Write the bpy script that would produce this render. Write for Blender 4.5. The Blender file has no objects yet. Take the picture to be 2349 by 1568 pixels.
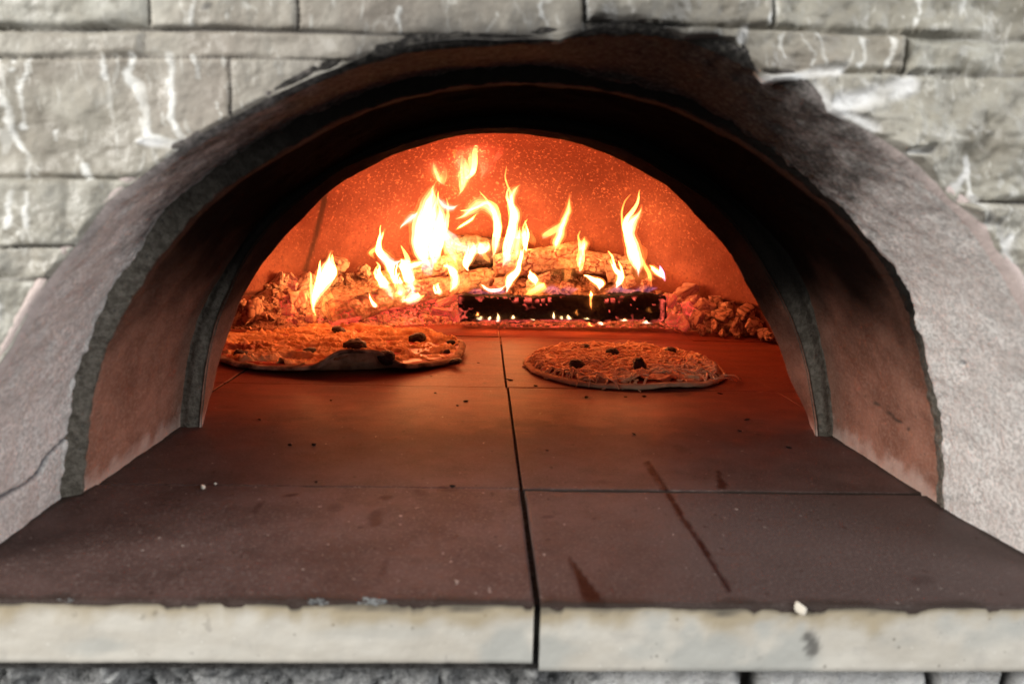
import bpy, math, random
import numpy as np
from mathutils import Vector, Matrix

random.seed(7)
RNG = np.random.RandomState(11)
SC = bpy.context.scene
COL = SC.collection

# ------------------------------------------------------------------ camera model (tracing frame: 2349 x 1568)
W0, H0 = 2349.0, 1568.0
FPX = 1700.0
CAM = np.array([0.0, 0.0, 0.25])
VPX, VPY = 1112.0, 490.0
ROLL = math.radians(1.1)


def cam_basis():
    n = np.array([VPX - W0 / 2, -(VPY - H0 / 2), -FPX]); n /= np.linalg.norm(n)      # world +Y in camera axes
    up = np.array([0.0, 1.0, 0.0]); up = up - n * up.dot(n); up /= np.linalg.norm(up)
    side = np.cross(n, up)
    z = up * math.cos(ROLL) + side * math.sin(ROLL)                                     # world +Z in camera axes
    x = np.cross(n, z)                                                                  # world +X in camera axes
    return np.array([x, n, z])                                                          # rows: world axes, columns: camera axes


R = cam_basis()                 # camera vector = w @ R ; world vector = R @ c


def ray(px, py):
    c = np.array([px - W0 / 2, -(py - H0 / 2), -FPX])
    return R @ c


def at(px, py, Y):
    d = ray(px, py)
    return CAM + d * (Y / d[1])


def fl(px, py, Z=0.0):
    d = ray(px, py)
    return CAM + d * ((Z - CAM[2]) / d[2])


def proj(p):
    c = (np.asarray(p) - CAM) @ R
    return W0 / 2 + FPX * c[..., 0] / -c[..., 2], H0 / 2 - FPX * c[..., 1] / -c[..., 2]


def z1(x, y): return (466.1 + x * 0.34179, 279.7 + y * 0.34179)
def z2(x, y): return (1048.7 + x * 0.3472, 407.8 + y * 0.3472)
def z6(x, y): return ((820 + x * 0.4683) / 1.7164, (1250 + y * 0.4683) / 1.7164)


# ------------------------------------------------------------------ noise
_P = RNG.permutation(4096)


def _h(i, j, k):
    return _P[(_P[(_P[i & 4095] + j) & 4095] + k) & 4095]


def vnoise(p, s=1.0, seed=0):
    """value noise in -1..1 over points (N,3)"""
    q = np.asarray(p, float) * s + seed * 17.31
    f = np.floor(q); t = q - f; i = f.astype(int)
    t = t * t * t * (t * (t * 6 - 15) + 10)
    r = 0
    for a in (0, 1):
        wa = t[..., 0] if a else 1 - t[..., 0]
        for b in (0, 1):
            wb = t[..., 1] if b else 1 - t[..., 1]
            for c in (0, 1):
                wc = t[..., 2] if c else 1 - t[..., 2]
                r = r + wa * wb * wc * _h(i[..., 0] + a, i[..., 1] + b, i[..., 2] + c)
    return r / 2047.5 - 1


def fbm(p, s=1.0, o=4, seed=0, g=0.5):
    r, a = 0, 1.0
    for k in range(o):
        r = r + a * vnoise(p, s, seed + k * 3.7); s *= 2.03; a *= g
    return r


def sst(a, b, x):
    t = np.clip((np.asarray(x, float) - a) / (b - a), 0, 1)
    return t * t * (3 - 2 * t)


def seg_dist(px, py, pts):
    d = np.full(np.shape(px), 1e9)
    for (x0, y0), (x1, y1) in zip(pts[:-1], pts[1:]):
        dx, dy = x1 - x0, y1 - y0
        t = np.clip(((px - x0) * dx + (py - y0) * dy) / (dx * dx + dy * dy + 1e-12), 0, 1)
        d = np.minimum(d, np.hypot(px - x0 - t * dx, py - y0 - t * dy))
    return d


def cells(p, seeds, box=False):
    """distance to nearest and second nearest seed"""
    d1 = np.full(len(p), 1e9); d2 = np.full(len(p), 1e9); idx = np.zeros(len(p), int)
    for k, s in enumerate(seeds):
        d = np.abs(p - s).max(1) if box else np.sqrt(((p - s) ** 2).sum(1))
        m = d < d1
        d2 = np.where(m, d1, np.minimum(d2, d)); idx = np.where(m, k, idx); d1 = np.where(m, d, d1)
    return d1, d2, idx


# ------------------------------------------------------------------ mesh helpers
def link(name, verts, faces, mat, parent=None, attrs=None, smooth=True, mat_idx=None):
    me = bpy.data.meshes.new(name)
    me.from_pydata(np.asarray(verts, float).tolist(), [], faces if isinstance(faces, list) else faces.tolist())
    for m in (mat if isinstance(mat, (list, tuple)) else [mat]):
        me.materials.append(m)
    if mat_idx is not None:
        me.polygons.foreach_set('material_index', np.asarray(mat_idx, np.int32))
    for k, v in (attrs or {}).items():
        a = me.attributes.new(k, 'FLOAT', 'POINT')
        a.data.foreach_set('value', np.asarray(v, np.float32))
    if smooth:
        me.polygons.foreach_set('use_smooth', np.ones(len(me.polygons), bool))
    me.update()
    o = bpy.data.objects.new(name, me)
    COL.objects.link(o)
    if parent is not None:
        o.parent = parent
    return o


def gridf(nu, nv, wrap_u=False, mask=None, flip=False):
    """faces of a (nu,nv) vertex grid, index u*nv+v"""
    u = np.arange(nu if wrap_u else nu - 1); v = np.arange(nv - 1)
    U, V = np.meshgrid(u, v, indexing='ij')
    U2 = (U + 1) % nu
    f = np.stack([U * nv + V, U2 * nv + V, U2 * nv + V + 1, U * nv + V + 1], -1).reshape(-1, 4)
    if flip:
        f = f[:, ::-1]
    if mask is not None:
        f = f[mask.reshape(-1)]
    return f


def thing(name, label, cat, loc=(0, 0, 0), group=None, kind=None):
    o = bpy.data.objects.new(name, None); COL.objects.link(o)
    o.location = loc; o.empty_display_size = 0.03
    tag(o, label, cat, group, kind)
    return o


def tag(o, label, cat, group=None, kind=None):
    o['label'] = label; o['category'] = cat
    if group: o['group'] = group
    if kind: o['kind'] = kind
    return o


class Bag:
    """collects pieces of one mesh"""
    def __init__(s): s.v, s.f, s.n, s.a = [], [], 0, {}

    def add(s, v, f, **attrs):
        v = np.asarray(v, float)
        s.v.append(v); s.f += [[i + s.n for i in q] for q in (f if isinstance(f, list) else f.tolist())]; s.n += len(v)
        for k, x in attrs.items():
            s.a.setdefault(k, []).append(np.broadcast_to(np.asarray(x, float), (len(v),)))

    def build(s, name, mat, parent=None, smooth=True):
        return link(name, np.vstack(s.v), s.f, mat, parent, {k: np.concatenate(x) for k, x in s.a.items()}, smooth)


def catmull(pts, n):
    p = np.asarray(pts, float)
    p = np.vstack([2 * p[0] - p[1], p, 2 * p[-1] - p[-2]])
    out = []
    m = len(p) - 3
    for t in np.linspace(0, m, n):
        i = min(int(t), m - 1); u = t - i
        a, b, c, d = p[i:i + 4]
        out.append(0.5 * (2 * b + (c - a) * u + (2 * a - 5 * b + 4 * c - d) * u * u + (3 * b - a - 3 * c + d) * u ** 3))
    return np.array(out)


def tube(path, rad, nr=8, ydir=None, squash=1.0):
    """closed tube along path (n,3) with radii; ydir = fixed second axis"""
    path = np.asarray(path, float); n = len(path); rad = np.broadcast_to(np.asarray(rad, float), (n,))
    t = np.gradient(path, axis=0); t /= np.linalg.norm(t, axis=1)[:, None] + 1e-12
    if ydir is None:
        b = np.array([0.3, 0.5, 0.81])
        nrm = np.cross(t, b); nrm /= np.linalg.norm(nrm, axis=1)[:, None] + 1e-12
        bn = np.cross(t, nrm)
    else:
        bn = np.broadcast_to(np.asarray(ydir, float), t.shape)
        nrm = np.cross(t, bn); nrm /= np.linalg.norm(nrm, axis=1)[:, None] + 1e-12
    a = np.linspace(0, 2 * np.pi, nr, endpoint=False)
    v = path[:, None] + rad[:, None, None] * (nrm[:, None] * np.cos(a)[None, :, None] + squash * bn[:, None] * np.sin(a)[None, :, None])
    v = np.vstack([v.reshape(-1, 3), path[0], path[-1]])
    f = []
    for i in range(n - 1):
        for j in range(nr):
            k = (j + 1) % nr
            f.append([i * nr + j, i * nr + k, (i + 1) * nr + k, (i + 1) * nr + j])
    for j in range(nr):
        k = (j + 1) % nr
        f.append([n * nr, k, j]); f.append([n * nr + 1, (n - 1) * nr + j, (n - 1) * nr + k])
    return v, f


# ------------------------------------------------------------------ material helpers
class NT:
    def __init__(s, name):
        s.m = bpy.data.materials.new(name); s.m.use_nodes = True
        s.t = s.m.node_tree; s.t.nodes.clear()
        s.out = s.t.nodes.new('ShaderNodeOutputMaterial')

    def n(s, typ, ins=None, **props):
        x = s.t.nodes.new('ShaderNode' + typ)
        for k, v in props.items(): setattr(x, k, v)
        for k, v in (ins or {}).items(): s.set(x.inputs[k], v)
        return x

    def set(s, sock, v):
        if isinstance(v, bpy.types.NodeSocket): s.t.links.new(v, sock)
        elif isinstance(v, bpy.types.Node): s.t.links.new(v.outputs[0], sock)
        else:
            if isinstance(v, tuple) and len(v) == 3 and sock.type == 'RGBA': v = v + (1,)
            sock.default_value = v

    def attr(s, name): return s.n('Attribute', attribute_name=name).outputs['Fac']
    def oattr(s, name): return s.n('Attribute', attribute_name=name, attribute_type='OBJECT').outputs['Fac']
    def math(s, op, a, b=0.0, c=None):
        x = s.n('Math', operation=op); s.set(x.inputs[0], a); s.set(x.inputs[1], b)
        if c is not None: s.set(x.inputs[2], c)
        return x.outputs[0]

    def mix(s, f, a, b):
        x = s.n('Mix', data_type='RGBA')
        s.set(x.inputs[0], f); s.set(x.inputs[6], a); s.set(x.inputs[7], b)
        return x.outputs[2]

    def pos(s):
        return s.n('NewGeometry').outputs['Position']

    def obj(s):
        return s.n('TexCoord').outputs['Object']

    def noise(s, scale, detail=4, rough=0.55, vec=None, col=False, dist=0.0):
        x = s.n('TexNoise', {'Scale': scale, 'Detail': detail, 'Roughness': rough, 'Distortion': dist})
        s.set(x.inputs['Vector'], vec if vec is not None else s.pos())
        return x.outputs['Color' if col else 'Fac']

    def voro(s, scale, feature='F1', vec=None, out='Distance', rnd=1.0):
        x = s.n('TexVoronoi', {'Scale': scale, 'Randomness': rnd}, feature=feature)
        s.set(x.inputs['Vector'], vec if vec is not None else s.pos())
        return x.outputs[out]

    def ramp(s, f, lo, hi, a=0.0, b=1.0):
        x = s.n('MapRange', {'From Min': lo, 'From Max': hi, 'To Min': a, 'To Max': b}, interpolation_type='SMOOTHSTEP')
        s.set(x.inputs[0], f)
        return x.outputs[0]

    def bump(s, h, strength, dist=0.002, nrm=None):
        x = s.n('Bump', {'Strength': strength, 'Distance': dist, 'Height': h})
        if nrm is not None: s.set(x.inputs['Normal'], nrm)
        return x.outputs[0]

    def bsdf(s, col, rough=0.85, nrm=None, spec=0.3, emit=None, estr=None, **kw):
        b = s.n('BsdfPrincipled')
        s.set(b.inputs['Base Color'], col); s.set(b.inputs['Roughness'], rough); s.set(b.inputs['Specular IOR Level'], spec)
        if nrm is not None: s.set(b.inputs['Normal'], nrm)
        if emit is not None:
            s.set(b.inputs['Emission Color'], emit); s.set(b.inputs['Emission Strength'], estr)
        for k, v in kw.items(): s.set(b.inputs[k], v)
        s.t.links.new(b.outputs[0], s.out.inputs['Surface'])
        return s.m


def stretch(nt, sx, sy, sz, vec=None):
    m = nt.n('Mapping', {'Scale': (sx, sy, sz)})
    nt.set(m.inputs['Vector'], vec if vec is not None else nt.pos())
    return m.outputs[0]


def mat_stone():
    t = NT('split_limestone')
    base = t.mix(t.ramp(t.noise(26, 6, 0.66), 0.36, 0.64), (0.20, 0.183, 0.145), (0.35, 0.33, 0.275))
    base = t.mix(t.ramp(t.noise(7, 3), 0.4, 0.7, 0, 0.6), base, (0.28, 0.24, 0.205))
    tone = t.attr('tone')
    base = t.mix(tone, base, t.mix(t.ramp(t.noise(48, 5, 0.65), 0.38, 0.62), (0.28, 0.265, 0.22), (0.53, 0.52, 0.46)))
    base = t.mix(t.math('MULTIPLY', t.attr('warm'), 0.5), base, t.mix(t.ramp(t.noise(30, 5, 0.6), 0.4, 0.6), (0.25, 0.21, 0.17), (0.40, 0.36, 0.305)))
    wisps = t.ramp(t.noise(60, 5, 0.65, vec=stretch(t, 1.6, 1, 0.6), dist=1.2), 0.56, 0.68, 0, 0.7)
    base = t.mix(wisps, base, (0.55, 0.53, 0.48))
    base = t.mix(t.attr('vein'), base, (0.70, 0.69, 0.65))
    base = t.mix(t.attr('smear'), base, (0.66, 0.65, 0.63))
    base = t.mix(t.attr('joint'), base, (0.095, 0.084, 0.074))
    base = t.mix(t.attr('soot'), base, (0.030, 0.027, 0.025))
    h = t.math('ADD', t.noise(85, 5, 0.65), t.math('MULTIPLY', t.noise(350, 2), 0.25))
    return t.bsdf(base, t.ramp(t.noise(40, 4), 0.35, 0.65, 0.42, 0.75), t.bump(h, 0.36, 0.004), 0.4)


def mat_concrete():
    t = NT('cast_concrete')
    g = t.noise(300, 4, 0.75)
    base = t.mix(t.ramp(g, 0.38, 0.60), (0.42, 0.40, 0.38), (0.75, 0.73, 0.70))
    base = t.mix(t.ramp(t.noise(30, 4), 0.35, 0.7, 0, 0.5), base, (0.50, 0.455, 0.425))
    base = t.mix(t.ramp(t.noise(11, 5, 0.65, vec=stretch(t, 1, 2.2, 1)), 0.5, 0.72, 0, 0.35), base, (0.34, 0.315, 0.295))
    base = t.mix(t.ramp(t.voro(170), 0.10, 0.16, 0.55, 0.0), base, (0.17, 0.15, 0.14))
    base = t.mix(t.attr('lip'), base, (0.56, 0.45, 0.415))
    base = t.mix(t.attr('low_left_tone'), base, (0.30, 0.26, 0.245))
    base = t.mix(t.attr('crack'), base, (0.05, 0.05, 0.06))
    sc = t.mix(t.ramp(t.noise(230, 4, 0.7), 0.45, 0.75), (0.010, 0.009, 0.008), (0.072, 0.065, 0.056))
    sf = t.math('ADD', t.attr('soot'), t.math('MULTIPLY', t.math('SUBTRACT', t.noise(240, 4, 0.8), 0.5), 0.8))
    base = t.mix(t.ramp(sf, 0.08, 1.02), base, sc)
    h = t.math('ADD', g, t.math('MULTIPLY', t.noise(130, 4), 0.8))
    return t.bsdf(base, 0.9, t.bump(h, 0.5, 0.003), 0.2)


def mat_mortar(name='grey_mortar', c0=(0.085, 0.075, 0.060), c1=(0.165, 0.148, 0.124)):
    t = NT(name)
    g = t.noise(160, 5, 0.7)
    base = t.mix(t.ramp(g, 0.35, 0.65), c0, c1)
    base = t.mix(t.ramp(t.voro(110), 0.08, 0.16, 0.7, 0), base, (0.05, 0.05, 0.05))
    base = t.mix(t.attr('soot'), base, (0.008, 0.007, 0.006))
    h = t.math('ADD', g, t.math('MULTIPLY', t.noise(50, 4), 1.2))
    return t.bsdf(base, 0.95, t.bump(h, 0.8, 0.004), 0.1)


def mat_brick():
    t = NT('scorched_fire_brick')
    g = t.noise(300, 4, 0.65)
    base = t.mix(t.ramp(t.noise(22, 5, 0.6), 0.32, 0.68), (0.175, 0.078, 0.051), (0.27, 0.130, 0.089))
    base = t.mix(t.ramp(g, 0.42, 0.7, 0, 0.35), base, (0.42, 0.25, 0.19))
    base = t.mix(t.ramp(t.voro(75), 0.07, 0.13, 0.6, 0), base, (0.12, 0.075, 0.06))
    base = t.mix(t.ramp(t.noise(45, 4), 0.62, 0.75, 0, 0.35), base, (0.16, 0.10, 0.08))
    base = t.mix(t.attr('dust'), base, (0.60, 0.50, 0.44))
    base = t.mix(t.attr('crack'), base, (0.06, 0.04, 0.03))
    base = t.mix(t.attr('soot'), base, (0.004, 0.0028, 0.0024))
    h = t.math('ADD', g, t.noise(70, 4))
    return t.bsdf(base, 0.92, t.bump(h, 0.4, 0.003), t.math('SUBTRACT', 0.15, t.math('MULTIPLY', t.attr('soot'), 0.15)))


def mat_dome():
    t = NT('hot_refractory')
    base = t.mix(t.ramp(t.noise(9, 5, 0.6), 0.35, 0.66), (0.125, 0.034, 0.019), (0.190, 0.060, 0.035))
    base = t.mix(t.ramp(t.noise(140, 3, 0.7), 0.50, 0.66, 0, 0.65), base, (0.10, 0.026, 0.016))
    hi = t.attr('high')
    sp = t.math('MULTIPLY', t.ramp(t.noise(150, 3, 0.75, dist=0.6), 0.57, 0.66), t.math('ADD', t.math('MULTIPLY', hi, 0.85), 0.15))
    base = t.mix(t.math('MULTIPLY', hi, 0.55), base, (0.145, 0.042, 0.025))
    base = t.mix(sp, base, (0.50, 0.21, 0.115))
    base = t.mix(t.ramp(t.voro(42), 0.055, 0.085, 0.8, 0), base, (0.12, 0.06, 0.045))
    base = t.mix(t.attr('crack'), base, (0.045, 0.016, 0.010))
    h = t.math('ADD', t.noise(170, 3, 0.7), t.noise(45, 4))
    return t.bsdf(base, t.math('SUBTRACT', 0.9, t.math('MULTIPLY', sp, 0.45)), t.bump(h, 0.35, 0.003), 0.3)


def mat_slab_top():
    t = NT('scorched_slab_top')
    base = t.mix(t.ramp(t.noise(14, 6, 0.68), 0.33, 0.68), (0.052, 0.031, 0.027), (0.086, 0.052, 0.046))
    deep = t.attr('deep')                                   # redder inside the chamber, firelight tint put into the colour
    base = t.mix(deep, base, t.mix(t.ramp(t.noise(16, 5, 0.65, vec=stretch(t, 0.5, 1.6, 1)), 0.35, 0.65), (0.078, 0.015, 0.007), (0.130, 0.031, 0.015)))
    base = t.mix(t.math('MULTIPLY', t.attr('firelit'), 0.7), base, t.mix(t.ramp(t.noise(18, 5, 0.65, vec=stretch(t, 0.5, 1.6, 1)), 0.35, 0.65), (0.15, 0.028, 0.012), (0.25, 0.055, 0.026)))  # brighter red towards the fire, its light put into the slab colour
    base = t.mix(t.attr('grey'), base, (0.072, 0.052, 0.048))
    grain = t.noise(420, 3, 0.7)
    base = t.mix(t.ramp(grain, 0.5, 0.72, 0, 0.45), base, (0.22, 0.175, 0.16))
    base = t.mix(t.ramp(t.noise(38, 5, 0.65, vec=stretch(t, 0.35, 1.6, 1)), 0.57, 0.72, 0, 0.55), base, (0.085, 0.045, 0.036))
    base = t.mix(t.ramp(t.noise(120, 2, 0.5), 0.67, 0.74, 0, 0.8), base, (0.035, 0.018, 0.014))
    base = t.mix(t.math('MULTIPLY', deep, t.ramp(t.noise(60, 5, 0.7, vec=stretch(t, 0.22, 2.6, 1)), 0.60, 0.68, 0, 0.75)), base, (0.045, 0.016, 0.010))
    base = t.mix(t.ramp(t.noise(170, 2, 0.5, vec=stretch(t, 1.03, 0.97, 1.2)), 0.71, 0.77, 0, 0.6), base, (0.42, 0.36, 0.32))
    base = t.mix(t.attr('stain'), base, (0.019, 0.0065, 0.0055))
    base = t.mix(t.attr('soot'), base, (0.03, 0.022, 0.018))
    h = t.math('ADD', grain, t.math('MULTIPLY', t.noise(220, 3), 0.8))
    rg = t.ramp(grain, 0.35, 0.65, 0.40, 0.60)
    return t.bsdf(base, rg, t.bump(h, 0.22, 0.002), t.math('ADD', t.math('MULTIPLY', t.attr('firelit'), 0.25), 0.05))


def mat_slab_side():
    t = NT('cream_slab_edge')
    base = t.mix(t.ramp(t.noise(20, 5, 0.6, vec=stretch(t, 0.6, 1, 1.6)), 0.35, 0.65), (0.49, 0.45, 0.385), (0.58, 0.545, 0.48))
    base = t.mix(t.ramp(t.noise(55, 4), 0.55, 0.75, 0, 0.35), base, (0.36, 0.34, 0.31))
    base = t.mix(t.ramp(t.noise(26, 5, 0.6, vec=stretch(t, 2.5, 1, 2.5)), 0.66, 0.70, 0, 0.4), base, (0.22, 0.20, 0.18))
    base = t.mix(t.ramp(t.voro(70), 0.06, 0.10, 0.7, 0), base, (0.18, 0.16, 0.13))
    base = t.mix(t.ramp(t.voro(115, vec=stretch(t, 1.1, 1, 0.9)), 0.05, 0.08, 0.6, 0), base, (0.8, 0.78, 0.72))
    base = t.mix(t.attr('scorch'), base, (0.34, 0.265, 0.155))
    base = t.mix(t.attr('greyed'), base, (0.40, 0.40, 0.37))
    base = t.mix(t.attr('soot'), base, (0.05, 0.045, 0.04))
    return t.bsdf(base, 0.75, t.bump(t.math('ADD', t.noise(180, 4), t.math('MULTIPLY', t.noise(60, 5), 0.4)), 0.16, 0.0025), 0.3)


def mat_base():
    t = NT('rough_base')
    g = t.noise(120, 6, 0.7)
    base = t.mix(t.ramp(g, 0.35, 0.68), (0.17, 0.17, 0.17), (0.50, 0.50, 0.49))
    pale = t.mix(t.ramp(t.noise(60, 5), 0.35, 0.65), (0.55, 0.54, 0.52), (0.80, 0.79, 0.77))
    base = t.mix(t.attr('pale'), base, pale)
    base = t.mix(t.attr('joint'), base, (0.05, 0.045, 0.04))
    return t.bsdf(base, 0.95, t.bump(t.math('ADD', g, t.noise(400, 2)), 0.9, 0.005), 0.1)


def mat_char():
    t = NT('black_char')
    o = t.obj()
    n = t.noise(60, 4, 0.6, vec=stretch(t, 0.3, 1, 1, o))
    base = t.mix(n, (0.004, 0.003, 0.003), (0.014, 0.011, 0.010))
    base = t.mix(t.math('MULTIPLY', t.attr('ash'), 0.8), base, (0.35, 0.26, 0.22))
    fl_ = t.math('MULTIPLY', t.attr('glow'), t.ramp(t.noise(140, 2, 0.6, vec=o), 0.3, 0.6, 0.35, 1.3))
    return t.bsdf(base, 0.8, t.bump(n, 0.6, 0.003), 0.08, emit=(1.0, 0.11, 0.07), estr=fl_)


def mat_ashlog():
    t = NT('ashen_log')
    o = t.obj()
    n = t.noise(90, 5, 0.65, vec=o)
    base = t.mix(t.ramp(n, 0.35, 0.65), (0.23, 0.13, 0.085), (0.44, 0.29, 0.20))
    base = t.mix(t.ramp(t.noise(28, 4, 0.6, vec=stretch(t, 0.5, 1, 1, o)), 0.60, 0.74, 0, 0.65), base, (0.10, 0.06, 0.045))
    base = t.mix(t.attr('crack'), base, (0.035, 0.018, 0.014))
    base = t.mix(t.attr('dark'), base, (0.045, 0.03, 0.025))
    return t.bsdf(base, 0.95, t.bump(n, 0.7, 0.003), 0.1, emit=(1.0, 0.09, 0.05), estr=t.attr('glow'))


def mat_coal():
    t = NT('ashy_coal')
    o = t.obj()
    rnd = t.n('ObjectInfo').outputs['Random']
    n = t.noise(55, 5, 0.65, vec=o)
    base = t.mix(t.ramp(n, 0.33, 0.66), (0.38, 0.23, 0.155), (0.64, 0.43, 0.31))
    base = t.mix(t.math('MULTIPLY', rnd, 0.45), base, (0.40, 0.23, 0.15))
    base = t.mix(t.attr('crack'), base, (0.14, 0.07, 0.05))
    g = t.math('MULTIPLY', t.oattr('glow'), t.ramp(t.noise(45, 3, 0.6, vec=o), 0.40, 0.60, 0.02, 1.0))
    g = t.math('MULTIPLY', g, t.math('ADD', 0.55, t.math('MULTIPLY', t.attr('crack'), 1.6)))
    return t.bsdf(base, 0.95, t.bump(n, 0.6, 0.003), 0.1, emit=(1.0, 0.085, 0.055), estr=g)


def mat_ash():
    t = NT('grey_ash')
    n = t.noise(150, 5, 0.7)
    base = t.mix(t.ramp(n, 0.35, 0.66), (0.25, 0.14, 0.09), (0.50, 0.33, 0.23))
    base = t.mix(t.ramp(t.noise(45, 3), 0.6, 0.72, 0, 0.7), base, (0.06, 0.04, 0.035))
    return t.bsdf(base, 0.95, t.bump(t.math('ADD', n, t.noise(60, 3)), 0.9, 0.006), 0.05, emit=(1.0, 0.085, 0.055), estr=t.math('MULTIPLY', t.attr('glow'), t.ramp(t.noise(110, 4, 0.7), 0.47, 0.62)))


def mat_crust():
    t = NT('baked_crust')
    base = t.mix(t.ramp(t.noise(60, 4), 0.35, 0.65), (0.50, 0.34, 0.22), (0.62, 0.46, 0.31))
    base = t.mix(t.math('MULTIPLY', t.attr('burn'), t.ramp(t.noise(70, 4), 0.35, 0.6, 0.45, 1.0)), base, (0.05, 0.028, 0.018))
    return t.bsdf(base, 0.85, t.bump(t.noise(150, 4), 0.4, 0.003), 0.2)


def mat_cheese(name, c0, c1, brown):
    t = NT(name)
    n = t.noise(80, 4, 0.6)
    base = t.mix(t.ramp(n, 0.35, 0.65), c0, c1)
    base = t.mix(t.ramp(t.noise(35, 4), 0.54, 0.74, 0, brown), base, (0.34, 0.15, 0.055))
    base = t.mix(t.attr('red'), base, (0.30, 0.060, 0.026))
    return t.bsdf(base, t.ramp(t.noise(120, 2), 0.3, 0.7, 0.38, 0.7), t.bump(t.noise(170, 4), 0.35, 0.003), 0.35,
                  **{'Subsurface Weight': 0.12, 'Subsurface Radius': (0.004, 0.002, 0.001), 'Subsurface Scale': 1.0})


def mat_sauce():
    t = NT('tomato_sauce')
    base = t.mix(t.noise(90, 4), (0.30, 0.03, 0.015), (0.48, 0.075, 0.03))
    return t.bsdf(base, 0.4, t.bump(t.noise(120, 3), 0.3, 0.003), 0.5)


def mat_olive():
    t = NT('black_olive')
    n = t.noise(130, 3, 0.6, vec=t.obj())
    return t.bsdf(t.mix(n, (0.010, 0.007, 0.007), (0.022, 0.013, 0.012)), 0.28, t.bump(n, 0.5, 0.003), 0.5)


def mat_crumb():
    t = NT('pale_crumb')
    return t.bsdf(t.mix(t.noise(200, 3), (0.5, 0.44, 0.36), (0.74, 0.68, 0.58)), 0.9)


M = dict(stone=mat_stone(), concrete=mat_concrete(), mortar=mat_mortar(), brick=mat_brick(), dome=mat_dome(), top=mat_slab_top(),
         side=mat_slab_side(), base=mat_base(), char=mat_char(), ashlog=mat_ashlog(), coal=mat_coal(), ash=mat_ash(), crust=mat_crust(),
         melt=mat_cheese('melted_cheese', (0.76, 0.45, 0.17), (0.90, 0.62, 0.30), 0.45),
         shred=mat_cheese('shredded_cheese', (0.74, 0.46, 0.26), (0.86, 0.61, 0.38), 0.2),
         sauce=mat_sauce(), olive=mat_olive(), crumb=mat_crumb(),
         grout=mat_mortar('dark_joint', (0.035, 0.032, 0.03), (0.085, 0.08, 0.075)))

FCOL = dict(white=(1.0, 0.68, 0.29), yellow=(1.0, 0.52, 0.13), orange=(1.0, 0.30, 0.06), red=(1.0, 0.21, 0.12), violet=(0.55, 0.33, 0.75))


def flame_mat(kind, k, H, streak=0.8, seed=0.0):
    """glowing gas: faint and bluish at the foot, bright in the belly, orange at the tip, with rising streaks"""
    t = NT('flame_%s' % kind)
    o = t.obj()
    z = t.n('SeparateXYZ', {'Vector': o}).outputs[2]
    h = t.math('DIVIDE', z, max(H, 0.008))
    foot = t.ramp(h, 0.0, 0.25, 0.22, 1.0)
    tip = t.ramp(h, 0.5, 1.0, 1.0, 0.40)
    vec = t.n('VectorMath', {0: stretch(t, 1.0, 1.0, 0.28, o), 1: (seed, seed * 1.7, seed * 0.6)}, operation='ADD').outputs[0]
    nz = t.ramp(t.noise(130, 2, 0.5, vec=vec, dist=0.8), 0.32, 0.68, 1.0 - streak, 1.0 + streak * 0.7)
    st = t.math('MULTIPLY', t.math('MULTIPLY', foot, tip), t.math('MULTIPLY', nz, k))
    col = t.mix(t.ramp(h, 0.6, 1.0, 0.0, 0.75), FCOL[kind], FCOL['orange' if kind != 'violet' else 'violet'])
    if kind in ('white', 'yellow'):
        col = t.mix(t.ramp(h, 0.0, 0.14, 0.55, 0.0), col, (0.62, 0.36, 0.62))
    e = t.n('Emission', {'Color': col, 'Strength': st})
    t.t.links.new(e.outputs[0], t.out.inputs['Volume'])
    return t.m


# ------------------------------------------------------------------ the arches, as radius over angle about an axis along Y
AX = 0.02
YA, YB, YC, YD, YE = 0.490, 0.615, 0.625, 0.835, 0.882
OUT_A = [(-85, 1250), (-75, 1080), (-50, 950), (0, 846), (33, 795), (95, 678), (134, 622), (184, 561), (225, 505), (252, 468), (320, 415), (393, 363),
         (450, 320), (550, 267), (667, 207), (783, 158), (850, 130), (893, 118), (930, 110), (1050, 97), (1150, 99), (1283, 95), (1333, 78), (1383, 62),
         (1450, 62), (1516, 70), (1566, 93), (1676, 102), (1726, 150), (1763, 190), (1849, 190), (1899, 260), (1959, 290), (2033, 333), (2099, 383),
         (2173, 457), (2249, 522), (2272, 566), (2305, 611), (2349, 689), (2410, 830), (2445, 950), (2458, 1150), (2460, 1250)]
OUT_B = [(136, 1163), (148, 1079), (156, 1001), (162, 929), (184, 834), (212, 767), (245, 689), (284, 616), (334, 550), (384, 480), (467, 413), (567, 340),
         (700, 270), (783, 232), (950, 180), (1116, 157), (1250, 153), (1350, 172), (1566, 226), (1700, 300), (1850, 410), (1971, 522), (2021, 577),
         (2066, 639), (2110, 756), (2132, 856), (2160, 1001), (2163, 1107), (2166, 1160)]
OUT_C = [(186, 1150), (195, 1051), (206, 940), (228, 834), (267, 745), (312, 667), (362, 589), (423, 516), (480, 455), (583, 387), (680, 325), (783, 272),
         (950, 216), (1060, 196), (1166, 187), (1350, 198), (1566, 250), (1700, 318), (1850, 426), (1962, 526), (2012, 583), (2056, 645), (2100, 758),
         (2122, 858), (2150, 1001), (2156, 1107), (2158, 1150)]
OUT_M0 = [(462, 985), (466, 930), (470, 890), (485, 800), (501, 733), (524, 678), (551, 621), (596, 546), (637, 502), (688, 461), (733, 423), (774, 392), (859, 355),
          (944, 327), (1047, 300), (1083, 295), (1150, 292), (1216, 295), (1316, 310), (1416, 337), (1542, 408), (1639, 467), (1708, 547), (1760, 630),
          (1806, 720), (1833, 783), (1848, 845), (1862, 929), (1873, 990)]
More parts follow.
